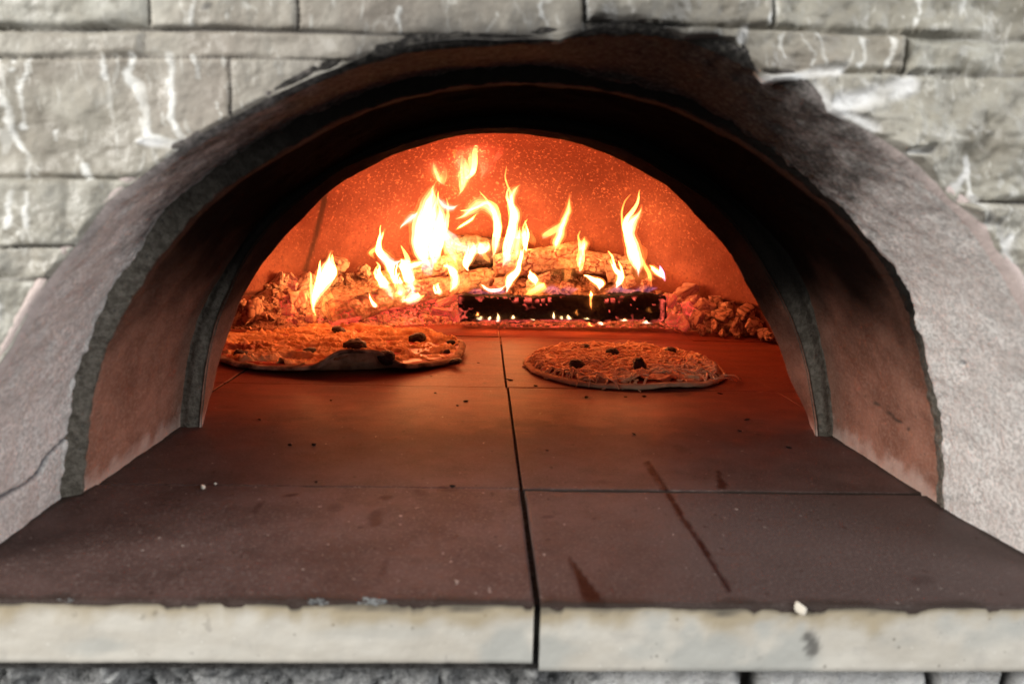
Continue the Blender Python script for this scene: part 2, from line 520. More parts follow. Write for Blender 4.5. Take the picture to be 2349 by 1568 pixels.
OUT_M1 = [(464, 972), (487, 900), (496, 856), (504, 823), (528, 758), (545, 707), (569, 656), (603, 604), (651, 546), (705, 492), (750, 444), (791, 413),
          (842, 386), (910, 353), (979, 331), (1047, 312), (1143, 305), (1216, 310), (1316, 327), (1376, 347), (1497, 408), (1535, 429), (1587, 484),
          (1632, 533), (1674, 578), (1701, 633), (1729, 679), (1753, 727), (1781, 779), (1793, 812), (1809, 867), (1848, 945), (1862, 972)]
TH0, TH1 = math.radians(-14), math.radians(194)


def radial(pts, Y):
    p = np.array([at(x, y, Y) for x, y in pts])
    a = np.arctan2(p[:, 2], p[:, 0] - AX); a = np.where(a < -1.5, a + 2 * np.pi, a); r = np.hypot(p[:, 0] - AX, p[:, 2])
    o = np.argsort(a); a, r = a[o], r[o]

    def f(th):
        th = np.asarray(th, float)
        v = np.interp(th, a, r)
        v = np.where(th < a[0], r[0] * math.cos(a[0]) / np.cos(np.minimum(th, a[0])), v)
        v = np.where(th > a[-1], r[-1] * math.cos(a[-1]) / np.cos(np.maximum(th, a[-1])), v)
        return v
    return f


def soft(f, w=0.035):
    def g(th):
        return sum(f(np.clip(th + d * w, TH0, TH1)) * k for d, k in ((-2, 1), (-1, 2), (0, 3), (1, 2), (2, 1))) / 9
    return g


RA0 = radial(OUT_A, YA); RB = soft(radial(OUT_B, YB), 0.012); RC = soft(radial(OUT_C, YC), 0.03)
RA = soft(RA0, 0.05)
RM0 = soft(radial(OUT_M0, YD), 0.03); RM1 = soft(radial(OUT_M1, YE), 0.02)


def sweep(rings, nth, jitter=0.0, js=40, seed=0):
    """rings: list of (Y, radius function or (f, offset)); returns verts, theta, index of ring"""
    th = np.linspace(TH0, TH1, nth)
    V, T, K = [], [], []
    for k, (Y, f, off) in enumerate(rings):
        r = f(th) + off
        p = np.stack([AX + r * np.cos(th), np.full(nth, Y), r * np.sin(th)], 1)
        V.append(p); T.append(th); K.append(np.full(nth, k))
    V = np.stack(V, 1).reshape(-1, 3); T = np.stack(T, 1).reshape(-1); K = np.stack(K, 1).reshape(-1)
    if jitter:
        d = fbm(V, js, 4, seed) * jitter
        V[:, 0] += d * np.cos(T); V[:, 2] += d * np.sin(T); V[:, 1] += vnoise(V, js * 1.7, seed + 5) * jitter * 0.4
    return V, T, K, gridf(nth, len(rings), flip=True)


def lerp_f(f, g, t):
    return lambda th: f(th) * (1 - t) + g(th) * t


oven = thing('pizza_oven', 'wood fired oven with a soot blackened concrete and brick arch over its mouth', 'oven', (0.02, 0.5, 0))

# front arch of cast concrete
rings = [(YA + 0.030, RA, 0.030), (YA + 0.004, RA, 0.012), (YA - 0.002, RA, 0.006), (YA - 0.003, RA, 0.003), (YA - 0.001, RA, 0.0), (YA + 0.003, RA, -0.0025)]
nS = 60
for i in range(1, nS + 1):
    t = i / nS
    rings.append((YA + 0.003 + (YB - YA - 0.003) * t, lerp_f(RA, RB, t), -0.0025 * (1 - t)))
rings += [(YB + 0.003, RB, 0.003), (YB + 0.006, RB, 0.02)]
V, T, K, F = sweep(rings, 620, 0.0010, 55, 1)
edge = sst(0.595, 0.613, V[:, 1])
d = (fbm(V, 45, 4, 8) * 0.0016 + fbm(V, 130, 3, 9) * 0.0014) * edge
V[:, 0] += d * np.cos(T); V[:, 2] += d * np.sin(T)
deg = np.degrees(T); back = (V[:, 1] - YA) / (YB - YA)
n1 = fbm(V, 22, 4, 3); n2 = fbm(V, 70, 4, 6)
rs = sst(33, 66, deg + 12 * (back - 0.3) + 2.5 * n1 + 3 * n2); ls = 1 - sst(110, 160, deg - 10 * (back - 0.3) + 6 * n1 + 4 * n2)
soot = np.minimum(rs, ls) * 0.985
px, py = proj(V)
crack = 1 - sst(2.0, 5.5, seg_dist(px + 4 * n2, py + 4 * n1, [(-60, 1168), (0, 1142), (60, 1112), (92, 1082), (108, 1050), (135, 1020), (158, 1000)]))
crack = np.maximum(crack, (1 - sst(3, 9, np.hypot(px - 2208, (py - 832) * 1.4))) * 0.9)
V[:, 0] += np.where(deg > 90, -1, 1) * crack * 0.004
lip = np.where(K <= 5, 0.9, 0) * (1 - 0.6 * soot)
low_left_tone = sst(95, 170, deg) * 0.12 + (1 - sst(0.0, 0.05, V[:, 2])) * 0.15  # darker tint towards the left side and close to the floor
arch = link('front_arch', V, F, M['concrete'], None, dict(soot=soot, lip=lip, crack=crack, low_left_tone=np.clip(low_left_tone, 0, 1)))

# mortar ring between concrete and brick
rings = [(YB - 0.004, RB, 0.012), (YB + 0.002, RB, 0.002)]
for i in range(1, 15):
    t = i / 15
    rings.append((YB + 0.003 + 0.008 * t, lerp_f(RB, RC, t), 0.0))
rings += [(YC + 0.003, RC, -0.0005), (YC + 0.008, RC, 0.006)]
V, T, K, F = sweep(rings, 560, 0.0014, 95, 2)
deg = np.degrees(T)
zz = V[:, 2] + 0.03 * fbm(V, 18, 3, 4)
msoot = np.where(deg > 90, sst(0.16, 0.31, zz), sst(0.10, 0.20, zz)) * 0.97
ring = link('mortar_joint', V, F, M['mortar'], None, dict(soot=msoot))


# brick vault of the vestibule
def vault_soot(V, deg):
    zz = V[:, 2] + 0.022 * fbm(V, 16, 4, 9)
    return np.where(deg > 90, sst(0.055, 0.235, zz), sst(0.05, 0.215, zz))


rings = [(YC + 0.001, RC, 0.004), (YC + 0.004, RC, 0.0)]
for i in range(1, 50):
    t = i / 49
    rings.append((YC + 0.004 + (YD + 0.004 - YC - 0.004) * t, RC, 0.004 * t * 0 + 0.0))
V, T, K, F = sweep(rings, 420, 0.0012, 40, 3)
deg = np.degrees(T)
soot = vault_soot(V, deg) * (0.982 + 0.012 * np.exp(-((deg - 95) / 35) ** 2))
lipm = (1 - sst(0.012, 0.020, V[:, 1] - YC - 0.003)) * np.exp(-((deg - 90) / 60) ** 2)
soot = soot * (1 - 0.30 * lipm)
px, py = proj(V)
n2 = fbm(V, 60, 3, 4)
crack = (1 - sst(1.5, 4.0, seg_dist(px + 5 * n2, py + 5 * n2, [(1985, 905), (2025, 935), (2060, 965), (2090, 985)]))) * sst(-0.3, 0.2, n2 + 0.2) * (deg < 90)
dust = (1 - sst(0.0, 0.022, V[:, 2] + 0.012 * n2)) * 0.38
vault = link('brick_vault', V, F, M['brick'], None, dict(soot=soot, crack=crack, dust=dust))
# unseen backing shell, added to keep daylight out of the masonry
th = np.linspace(TH0, TH1, 80)
V = np.array([[AX + r * math.cos(a), y, r * math.sin(a)] for a in th for (y, r) in ((0.50, 0.46), (YD + 0.02, 0.46), (YD + 0.02, 0.50), (0.50, 0.50))])
shell = link('backing_shell', V, gridf(80, 4), M['mortar'], None, dict(soot=np.zeros(len(V))))

# mouth arch: front face, soffit
rings = [(YD + 0.001, RC, 0.02)]
for i in range(12):
    t = i / 11
    rings.append((YD + 0.0015 * math.sin(t * 9), lerp_f(RC, RM0, t), 0.004 * (1 - t)))
V, T, K, F = sweep(rings, 420, 0.0007, 50, 4)
deg = np.degrees(T)
zz = V[:, 2] + 0.02 * fbm(V, 20, 3, 6)
mface = link('mouth_face', V, F, M['mortar'], None, dict(soot=sst(0.10, 0.205, zz) * 0.99))
rings = [(YD - 0.0005, RM0, 0.002), (YD + 0.002, RM0, 0.0)]
for i in range(1, 17):
    t = i / 16
    rings.append((YD + 0.002 + (YE - YD - 0.002) * t, lerp_f(RM0, RM1, t), 0.0))
rings += [(YE + 0.002, RM1, 0.003), (YE + 0.004, RM1, 0.05)]
V, T, K, F = sweep(rings, 420, 0.0006, 60, 5)
deg = np.degrees(T)
zz = V[:, 2] + 0.02 * fbm(V, 25, 4, 7)
n2 = fbm(V, 60, 3, 2)
soot = sst(0.06, 0.18, zz) * 0.92
soot = np.where(V[:, 1] > YE, soot * 0.3, soot)
mouth = link('mouth_arch', V, F, M['brick'], None, dict(soot=np.clip(soot, 0, 1), crack=np.zeros(len(V)), dust=(1 - sst(0.0, 0.02, V[:, 2])) * 0.5))

# dome of the baking chamber
DX, DY, DR = 0.03, 1.36, 0.60
prof = [(DR, -0.03), (DR, 0.0), (DR, 0.03), (DR - 0.001, 0.060), (DR - 0.002, 0.066), (DR - 0.012, 0.070), (DR - 0.013, 0.076)]
for i in range(1, 61):
    t = i / 60
    a = t * math.pi / 2
    prof.append(((DR - 0.013) * math.cos(a) ** 0.82 if t < 1 else 0.0, 0.076 + 0.445 * math.sin(a)))
nth = 720
th = np.linspace(0, 2 * np.pi, nth, endpoint=False)
pr = np.array(prof)
V = np.stack([DX + np.outer(np.cos(th), pr[:, 0]), DY + np.outer(np.sin(th), pr[:, 0]), np.broadcast_to(pr[:, 1], (nth, len(prof)))], -1).reshape(-1, 3)
F = gridf(nth, len(prof), wrap_u=True)
n = fbm(V, 12, 4, 5) * 0.0025 + fbm(V, 60, 3, 7) * 0.0008
rad = V - np.array([DX, DY, 0.0]); rad[:, 2] = 0; rl = np.linalg.norm(rad, axis=1) + 1e-6
V[:, :2] += (rad / rl[:, None])[:, :2] * n[:, None]
c = V[F].mean(1)
tt = np.arctan2(c[:, 2], c[:, 0] - AX)
keep = ~((c[:, 1] < 1.1) & (np.hypot(c[:, 0] - AX, c[:, 2]) < RM1(tt) + 0.035))
keep &= ~((c[:, 1] < YE - 0.002))
ang = np.arctan2(V[:, 1] - DY, V[:, 0] - DX)
jn = fbm(V, 30, 3, 9)
crack = np.zeros(len(V))


def wall_angle(px, py):        # where the sight line through a traced point meets the chamber wall
    d = ray(px, py)
    best = None
    for Y in np.linspace(1.4, 2.0, 1200):
        p = CAM + d * (Y / d[1])
        zc = max(p[2] - 0.076, 0) / 0.445
        rr = (DR - 0.013) * math.sqrt(max(0, 1 - zc * zc)) ** 0.82
        if math.hypot(p[0] - DX, p[1] - DY) >= rr: return math.atan2(p[1] - DY, p[0] - DX), p
    return math.atan2(p[1] - DY, p[0] - DX), p


for pts, w in (([(700, 622), (712, 580), (726, 535), (742, 470), (752, 400)], 0.0048), ([(1424, 470), (1420, 420), (1412, 365), (1405, 320)], 0.0016)):
    q = [wall_angle(*p)[1] for p in pts]
    m = (V[:, 1] > 1.4)
    dd = np.full(len(V), 1e9)
    for a, b in zip(q[:-1], q[1:]):
        ab = b - a
        t = np.clip(((V - a) @ ab) / ab.dot(ab), 0, 1)
        dd = np.minimum(dd, np.linalg.norm(V - a - t[:, None] * ab, axis=1))
    crack = np.maximum(crack, (1 - sst(w * 0.6, w * 2.2, dd + 0.002 * jn)) * m)
crack = np.maximum(crack, np.exp(-((V[:, 2] - 0.067) / 0.0028) ** 2) * 0.75)
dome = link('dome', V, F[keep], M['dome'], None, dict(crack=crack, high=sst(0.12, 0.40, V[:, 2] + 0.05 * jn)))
for o in (arch, ring, vault, shell, mface, mouth, dome):
    o.parent = oven; o.matrix_parent_inverse = Matrix.Translation(-Vector(oven.location))

# ------------------------------------------------------------------ stone wall around the arch
JL = 4.0
STONES = [  # x0, x1, y at left top, y at right top, y at left bottom, y at right bottom (traced), tone
    (-400, 342, -130, -130, 60, 66, .55), (348, 682, -130, -130, 67, 70, .40), (688, 1337, -130, -130, 71, 88, .05), (1345, 1764, -130, -130, 50, 64, .0),
    (1773, 2800, -130, -130, 66, 108, .12), (-400, 330, 68, 74, 128, 131, .25), (330, 1340, 74, 92, 131, 150, .12),
    (-400, 527, 134, 137, 402, 409, .0), (533, 1000, 138, 144, 420, 420, .28), (-400, 520, 412, 415, 562, 566, .45), (-400, 152, 567, 569, 638, 636, .6),
    (157, 400, 570, 570, 640, 640, .5), (-400, 200, 644, 644, 930, 930, .6), (-400, 100, 936, 936, 1400, 1400, .5),
    (1345, 1700, 60, 70, 160, 160, .05), (1704, 2066, 72, 84, 162, 166, .0), (2073, 2800, 92, 112, 168, 178, .45),
    (1700, 2800, 170, 182, 458, 462, .3), (2050, 2800, 464, 467, 690, 704, .35), (2250, 2800, 708, 710, 960, 960, .4), (2300, 2800, 966, 966, 1400, 1400, .4),
    (-400, 900, -420, -420, -136, -136, .2), (906, 1700, -420, -420, -136, -136, .3), (1706, 2800, -420, -420, -136, -136, .1)]
VEINS = [([(0, 140), (7, 213), (23, 260), (37, 307), (63, 360), (63, 407)], 9), ([(77, 133), (60, 200), (50, 247), (58, 297)], 6), ([(237, 133), (253, 183)], 6),
         ([(313, 133), (295, 170), (320, 213), (327, 253), (337, 300), (353, 320), (417, 333)], 8), ([(390, 133), (400, 200), (403, 283), (417, 327)], 10),
         ([(443, 133), (455, 180)], 4), ([(500, 230), (505, 280)], 4), ([(200, 385), (215, 408)], 9), ([(130, 300), (122, 330)], 4), ([(40, 133), (37, 165)], 5),
         ([(448, 0), (440, 62)], 5), ([(1783, 80), (1786, 117), (1800, 143)], 5), ([(1826, 80), (1853, 127), (1856, 153)], 4), ([(1863, 80), (1880, 153)], 5),
         ([(1973, 93), (1966, 153)], 7), ([(2040, 97), (2023, 127), (2026, 160)], 5), ([(1767, -20), (1765, 55)], 7), ([(1140, -20), (1135, 40), (1118, 76)], 4),
         ([(1340, -30), (1350, 50)], 5), ([(925, 20), (918, 75)], 6), ([(70, 445), (78, 520)], 6), ([(30, 440), (35, 520)], 6), ([(2203, 375), (2225, 450)], 6),
         ([(2100, -20), (2090, 60)], 5), ([(2200, -10), (2190, 40)], 5), ([(1240, 5), (1252, 60)], 4)]
SMEAR = [([(1760, 178), (1880, 168), (1925, 160)], 13), ([(1860, 200), (1905, 240), (1935, 262)], 16), ([(1930, 235), (1975, 232), (2040, 215), (2085, 205)], 22),
         ([(1950, 262), (2000, 290)], 12), ([(2080, 345), (2125, 350)], 8), ([(2180, 440), (2215, 400), (2208, 370)], 11), ([(2225, 455), (2250, 520)], 12),
         ([(1690, 95), (1705, 80)], 13), ([(2290, 570), (2312, 550)], 14), ([(2310, 620), (2349, 690)], 16), ([(2270, 520), (2330, 640)], 9), ([(340, 335), (420, 340)], 9),
         ([(0, 720), (2, 700)], 12), ([(2349, 690), (2400, 800)], 16)]
nth, nr = 1250, 320
th = np.linspace(math.radians(-32), math.radians(212), nth)
t = np.linspace(0, 1, nr) ** 1.35
ra = RA0(np.clip(th, TH0, TH1)) * np.where((th < TH0), math.cos(TH0) / np.cos(th), np.where(th > TH1, math.cos(TH1) / np.cos(th), 1.0)) + 0.001
r = ra[:, None] + t[None, :] * 0.62
V = np.stack([AX + r * np.cos(th)[:, None], np.full_like(r, YA), r * np.sin(th)[:, None]], -1).reshape(-1, 3)
px, py = proj(V)
wob = fbm(V, 14, 3, 12)
pyw = py + 3.0 * wob; pxw = px + 4.0 * fbm(V, 18, 3, 15)
best = np.full(len(V), -1e9); which = np.zeros(len(V), int); UU = np.zeros(len(V))
for k, (x0, x1, ylt, yrt, ylb, yrb, tn) in enumerate(STONES):
    u = (pxw - x0) / (x1 - x0)
    d = np.minimum(np.minimum(pxw - x0, x1 - pxw), np.minimum(pyw - (ylt + (yrt - ylt) * u), (ylb + (yrb - ylb) * u) - pyw))
    m = d > best
    best = np.where(m, d, best); which = np.where(m, k, which); UU = np.where(m, u, UU)
inn = sst(-1.0, 0.9, best)
dep = np.zeros(len(V)); tone = np.zeros(len(V)); warm = np.zeros(len(V))
for k in range(len(STONES)):
    m = which == k
    tn = STONES[k][-1]
    rs = np.random.RandomState(100 + k)
    off = rs.uniform(-0.0004, 0.0011) + rs.uniform(-1, 1) * 0.0008 * (UU[m] - 0.5)
    rgh = 0.5 if STONES[k][0] < 1300 else 1.15
    rel = fbm(V[m], 34, 5, 20 + k, 0.58) * 0.0034 * rgh + np.abs(fbm(V[m], 18, 3, 40 + k)) * 0.0045 * rgh
    pm = V[m]
    sd = pm[rs.randint(0, len(pm), max(4, int(len(pm) / 1100)))] if len(pm) else pm
    if len(pm):
        d1, d2, _ = cells(pm + 0.006 * np.stack([fbm(pm, 40, 2, k), 0 * pm[:, 0], fbm(pm, 40, 2, k + 3)], 1), sd)
        rel = rel + 0.055 * np.minimum(d1, 0.05) * (0.6 if rgh < 0.6 else 1.35) * sst(0.0, 0.004, best[m] / 1700 * 0.5)
    warm[m] = rs.uniform(0, 1)
    dep[m] = -0.0012 * (1 - inn[m]) + (off + rel * (1 + tn)) * inn[m]; tone[m] = tn
joint = (1 - sst(-0.6, 1.5, best)) * np.clip(0.30 + 0.75 * fbm(V, 9, 2, 77), 0.05, 0.8)
vein = np.zeros(len(V)); smear = np.zeros(len(V))
n1 = fbm(V, 60, 4, 31); n2 = fbm(V, 25, 4, 33); nf = fbm(V, 150, 2, 35)
for pts, w in VEINS:
    dd = seg_dist(px + 8 * n1 + 5 * nf, py + 6 * n2, pts)
    ww = w * np.clip(0.95 + 0.8 * n2 + 0.5 * nf, 0.15, 1.6)
    vein = np.maximum(vein, (1 - sst(ww * 0.45, ww * 0.95, dd)) * np.clip(0.9 + 0.5 * n1, 0, 1))
for pts, w in SMEAR:
    dd = seg_dist(px + 14 * n1, py + 14 * n2, pts)
    smear = np.maximum(smear, (1 - sst(w * 0.35, w * 1.5, dd)) * np.clip(0.80 + 0.55 * n1, 0.1, 1))
dep = dep + vein * 0.0003
dep = dep * (1 - smear) + smear * (0.001 + 0.0025 * n1)
joint = np.clip(joint * (1 - smear), 0, 1)
deg = np.degrees(np.repeat(th, nr)); rr = np.repeat(t, nr).reshape(nth, nr) if False else np.tile(t, nth)
prox = np.exp(-(rr * 0.62) / 0.022)
soot = prox * np.minimum(sst(58, 78, deg), 1 - sst(98, 120, deg)) * np.clip(0.85 + 0.5 * n1, 0, 1)
blob = np.maximum(1 - sst(40, 75, np.hypot((px - 1440) * 0.75, (py - 85) * 1.8)), 1 - sst(35, 70, np.hypot((px - 1600) * 0.7, (py - 100) * 1.9)))
soot = np.maximum(soot, blob * 0.85 * np.clip(0.8 + 0.5 * n1, 0, 1))
soot = np.maximum(soot, (1 - sst(3.5, 7, seg_dist(px, py, [(1340, -40), (1339, 80)]))) * 0.97)
soot = np.maximum(soot, (1 - sst(2.5, 9, seg_dist(px + 3 * n1, py + 4 * n1, [(1350, 50), (1420, 55), (1530, 62), (1600, 68)]))) * 0.9)
soot = np.maximum(soot, (1 - sst(5, 10, np.hypot((px - 482) * 0.55, py - 20 + 0.35 * (px - 482)))) * 0.75)
soot = np.maximum(soot, (1 - sst(4, 9, np.hypot(px - 2015, (py - 168)))) * 0.8)
first = np.tile(np.arange(nr), nth)
edge = sst(0, 5, first)
dep = dep * edge + (1 - edge) * 0.0008 + (0.002 * n1) * (1 - edge) * 0.5
V[:, 1] = YA - 0.0015 - dep
V = V.reshape(nth, nr, 3)
lipv = V[:, :1].copy(); lipv[:, :, 1] = YA + 0.012
lipv2 = V[:, -1:].copy(); lipv2[:, :, 1] = YA + 0.2
V = np.concatenate([lipv, V, lipv2], 1)
pad = lambda a: np.concatenate([a.reshape(nth, nr)[:, :1], a.reshape(nth, nr), a.reshape(nth, nr)[:, -1:]], 1).reshape(-1)
wall = link('stone_wall', V.reshape(-1, 3), gridf(nth, nr + 2), M['stone'], None,
            dict(tone=pad(tone), warm=pad(warm), vein=pad(np.clip(vein, 0, 1)), smear=pad(np.clip(smear, 0, 1)), joint=pad(joint), soot=pad(np.clip(soot, 0, 1))))
tag(wall, 'wall of split pale limestone blocks with white veins around the oven arch', 'wall')

# rough course under the slabs
xs = np.linspace(-0.62, 0.66, 520); zs = np.linspace(-0.30, -0.034, 110)
X, Z = np.meshgrid(xs, zs, indexing='ij')
V = np.stack([X, np.full_like(X, 0.4755), Z], -1).reshape(-1, 3)
px, py = proj(V)
pale = sst(-0.01, 0.03, V[:, 0] - 0.075 + 0.02 * fbm(V, 30, 3, 2))
lump = np.abs(fbm(V, 24, 5, 3, 0.6)) * 0.016 + fbm(V, 80, 4, 5) * 0.004
jn = np.zeros(len(V)); wv = 0.006 * fbm(V, 25, 3, 6)
for gx, gw in ((1262, 0.004), (1706, 0.007), (2135, 0.003), (2310, 0.006)):
    jn = np.maximum(jn, 1 - sst(0.4, 1.2, np.abs(V[:, 0] + wv - at(gx, 1560, 0.4755)[0]) / gw))
jn = jn * pale
V[:, 1] -= np.where(pale > 0.5, 0.004 + 0.008 * np.abs(fbm(V, 30, 4, 8)) - 0.015 * jn, lump) - 0.004
base = link('rough_plinth', V, gridf(520, 110), M['base'], None, dict(pale=pale, joint=jn))
tag(base, 'rough grey mortar and broken stone course under the cream slab edge', 'plinth')

# ------------------------------------------------------------------ hearth slabs
hearth = thing('hearth', 'scorched brown stone hearth laid in slabs with a cream front edge', 'hearth', (0.03, 0.48, 0), kind='structure')
YF = fl(1235, 1385)[1]
G1 = fl(1195, 1121)[1]; G2 = fl(1165, 888)[1]; G3 = fl(1140, 772)[1]
JX = fl(1200, 1150)[0]
STREAK = [(1485, 1060), (1530, 1130), (1560, 1180), (1600, 1235), (1640, 1300), (1668, 1350)]


def slab(x0, x1, y0, y1, z, res, seed, label=None):
    g = 0.0018 if y0 < YF + 0.01 else 0.0014
    x0 += (0.0003 if abs(x0 - 0.44) < 1e-6 else g); x1 -= (0.0003 if abs(x1 - 0.44) < 1e-6 else g); y0 += (g if y0 > YF + 0.01 else 0); y1 -= g + (0.0022 if (x0 > 0 and abs(y1 - G1) < 0.001) else 0)
    nx = max(8, int((x1 - x0) / res)); ny = max(8, int((y1 - y0) / res))

    def ax(a, b, n):      # extra loops near the edges for a worn arris
        q = np.linspace(a, b, n)
        return np.unique(np.concatenate([[a, a + 0.0008, a + 0.0018, a + 0.0035], q[(q > a + 0.004) & (q < b - 0.004)], [b - 0.0035, b - 0.0018, b - 0.0008, b]]))
    xs, ys = ax(x0, x1, nx), ax(y0, y1, ny); nx, ny = len(xs), len(ys)
    X, Y = np.meshgrid(xs, ys, indexing='ij')
    d = np.minimum(np.minimum(X - x0, x1 - X), np.minimum(Y - y0, y1 - Y))
    P = np.stack([X, Y, np.zeros_like(X)], -1).reshape(-1, 3)
    n = fbm(P, 55, 4, seed)
    chip = 0.0026 * sst(0.35, 0.8, fbm(P * np.array([1, 0.3, 1]), 75, 4, seed + 21)) * (P[:, 1] < YF + 0.02) if y0 < YF + 0.01 else 0
    wear = chip + (0.0020 if y0 < YF + 0.01 else 0.0009) * (1 + 0.6 * fbm(P, 30, 3, seed + 3))
    dd = np.clip(d.reshape(-1) / np.maximum(wear, 0.0006), 0, 1)
    P[:, 2] = z + n * 0.00012 - (1 - np.sqrt(np.clip(1 - (1 - dd) ** 2, 0, 1))) * wear
    px, py = proj(P)
    n1 = fbm(P, 40, 4, seed + 1); n2 = fbm(P, 120, 3, seed + 2)
    st = 1 - sst(3.0, 8.5, seg_dist(px + 4 * n1, py + 3 * n1, STREAK) + 2.5 * n2)
    tri = np.minimum(np.minimum((px - (1298 + (py - 1272) * 0.36)), (1306 + (py - 1272) * 0.82) - px), py - 1270) + 3 * n1
    st = np.maximum(st, sst(0, 7, tri))
    tri = np.minimum(np.minimum((px - 1643), (1650 + (py - 1078) * 0.55) - px), np.minimum(py - 1078, 1124 - py)) + 2 * n1
    st = np.maximum(st, sst(0, 4, tri) * 0.9)
    for (bx, by, bw, bh, ba, bs) in ((862, 1190, 13, 24, 0.35, .55), (1022, 1121, 22, 7, 0, .6), (965, 1128, 20, 12, 0, .4), (885, 1141, 20, 5, 0, .8), (668, 1135, 16, 3, -.15, .9),
                                     (590, 1165, 7, 18, .6, .5), (757, 1330, 4, 16, .3, .5), (770, 1165, 16, 9, 0, .35), (1255, 1185, 12, 4, 0, .5), (1460, 872, 10, 4, 0, .7), (1345, 912, 9, 3, 0, .9),
                                     (2110, 1330, 30, 12, .1, .3), (1390, 1105, 26, 6, 0, .3), (880, 1300, 10, 26, .5, .3), (1570, 905, 22, 5, 0, .5), (1560, 1030, 16, 9, .3, .4)):
        ex = (px - bx) * math.cos(ba) + (py - by) * math.sin(ba); ey = -(px - bx) * math.sin(ba) + (py - by) * math.cos(ba)
        st = np.maximum(st, (1 - sst(0.55, 1.2, np.hypot(ex / bw, ey / bh) + 0.35 * n1 + .2 * n2)) * bs)
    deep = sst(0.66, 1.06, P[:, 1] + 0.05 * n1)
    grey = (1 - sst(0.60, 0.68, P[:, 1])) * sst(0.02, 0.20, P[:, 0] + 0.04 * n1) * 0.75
    frontsoot = (1 - sst(0.0, 0.010, P[:, 1] - YF + 0.004 * n1)) * 0.75 if y0 < YF + 0.01 else np.zeros(len(P))
    jr = np.interp(P[:, 1], [YA, YB, YC, YD], [AX + float(f(0.0)) for f in (RA, RB, RC, RC)]); jl = np.interp(P[:, 1], [YA, YB, YC, YD], [AX - float(f(math.pi)) for f in (RA, RB, RC, RC)])
    jamb = np.minimum(np.abs(P[:, 0] - jr), np.abs(P[:, 0] - jl))
    frontsoot = np.maximum(frontsoot, (1 - sst(0.002, 0.009, jamb + 0.003 * n1)) * 0.8 * (P[:, 1] < 0.86) * (P[:, 1] > 0.497))
    firelit = sst(0.80, 1.02, P[:, 1] + 0.03 * n1)
    verts = [P]; faces = gridf(nx, ny).tolist(); mi = [0] * len(faces)
    at_ = dict(stain=[st], deep=[deep], firelit=[firelit], grey=[grey], soot=[frontsoot], scorch=[np.zeros(len(P))], greyed=[np.zeros(len(P))])
    base_n = len(P)
    idx = np.arange(nx * ny).reshape(nx, ny)
    T_ = 0.043 if y0 < YF + 0.01 else 0.03
    for loop, out in ((idx[:, 0], (0, -1)), (idx[-1, :], (1, 0)), (idx[::-1, -1], (0, 1)), (idx[0, ::-1], (-1, 0))):
        rows = 14 if (out == (0, -1) and y0 < YF + 0.01) else 3
        Ptop = P[loop]
        G = np.repeat(Ptop[:, None], rows, 1)
        tt = np.linspace(0, 1, rows)
        G[:, :, 2] = Ptop[:, None, 2] * (1 - tt) + (z - T_ - (0.0045 if (x0 > 0 and rows > 3) else 0)) * tt
        G = G.reshape(-1, 3)
        nn = fbm(G, 40, 4, seed + 9)
        if rows > 3:
            G[:, 1] += 0.0006 * nn * np.tile(sst(0, .15, tt), len(loop)) - 0.0004
        gt = np.tile(tt, len(loop))
        verts.append(G); f = gridf(len(loop), rows, flip=True) + base_n; base_n += len(G)
        faces += f.tolist(); mi += [1 if y0 < YF + 0.01 else 0] * len(f)
        at_['scorch'].append(np.clip((1 - sst(0.06, 0.42, gt + 0.18 * nn)) * 0.75, 0, 1))
        at_['greyed'].append(np.clip(sst(0.35, 0.8, gt + 0.45 * nn) * sst(-0.1, 0.35, fbm(G, 12, 3, seed + 4)) * 0.8, 0, 1))
        gx_, gy_ = proj(G)
        if rows > 3:
            for bx, by, bw, bh, bs in ((1640, 1488, 75, 34, .8), (1480, 1492, 50, 26, .55), (1300, 1490, 40, 22, .5), (250, 1480, 120, 26, .6), (900, 1450, 160, 16, .3), (2080, 1470, 60, 26, .35)):
                at_['greyed'][-1] = np.maximum(at_['greyed'][-1], (1 - sst(0.4, 1.1, np.hypot((gx_ - bx) / bw, (gy_ - by) / bh) + 0.55 * nn)) * bs)
            mk = np.maximum(1 - sst(0.5, 1.1, np.hypot((gx_ - 1860) / 17, (gy_ - 1482) / 30) + 0.8 * fbm(G, 120, 3, 2)), 1 - sst(0.6, 1.2, np.hypot((gx_ - 1482) / 6, (gy_ - 1408) / 6)))
            mk = np.maximum(mk, (1 - sst(1.0, 2.5, seg_dist(gx_ + 2 * nn, gy_, [(320, 1420), (400, 1384)]))) * .6)
            spot_ = mk * 0.75
        else:
            spot_ = 0
        at_['soot'].append(spot_ + (1 - sst(0.0, 0.09, gt + 0.06 * nn)) * (0.8 if rows > 3 else 1.0) + (sst(0.95, 1, gt) * 0.5))
        for k in ('stain', 'deep', 'firelit', 'grey'): at_[k].append(np.zeros(len(G)))
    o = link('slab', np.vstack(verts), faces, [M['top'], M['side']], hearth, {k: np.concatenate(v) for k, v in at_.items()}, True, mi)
    o.matrix_parent_inverse = Matrix.Translation(-Vector(hearth.location))
    if label: o['label'] = label
    return o


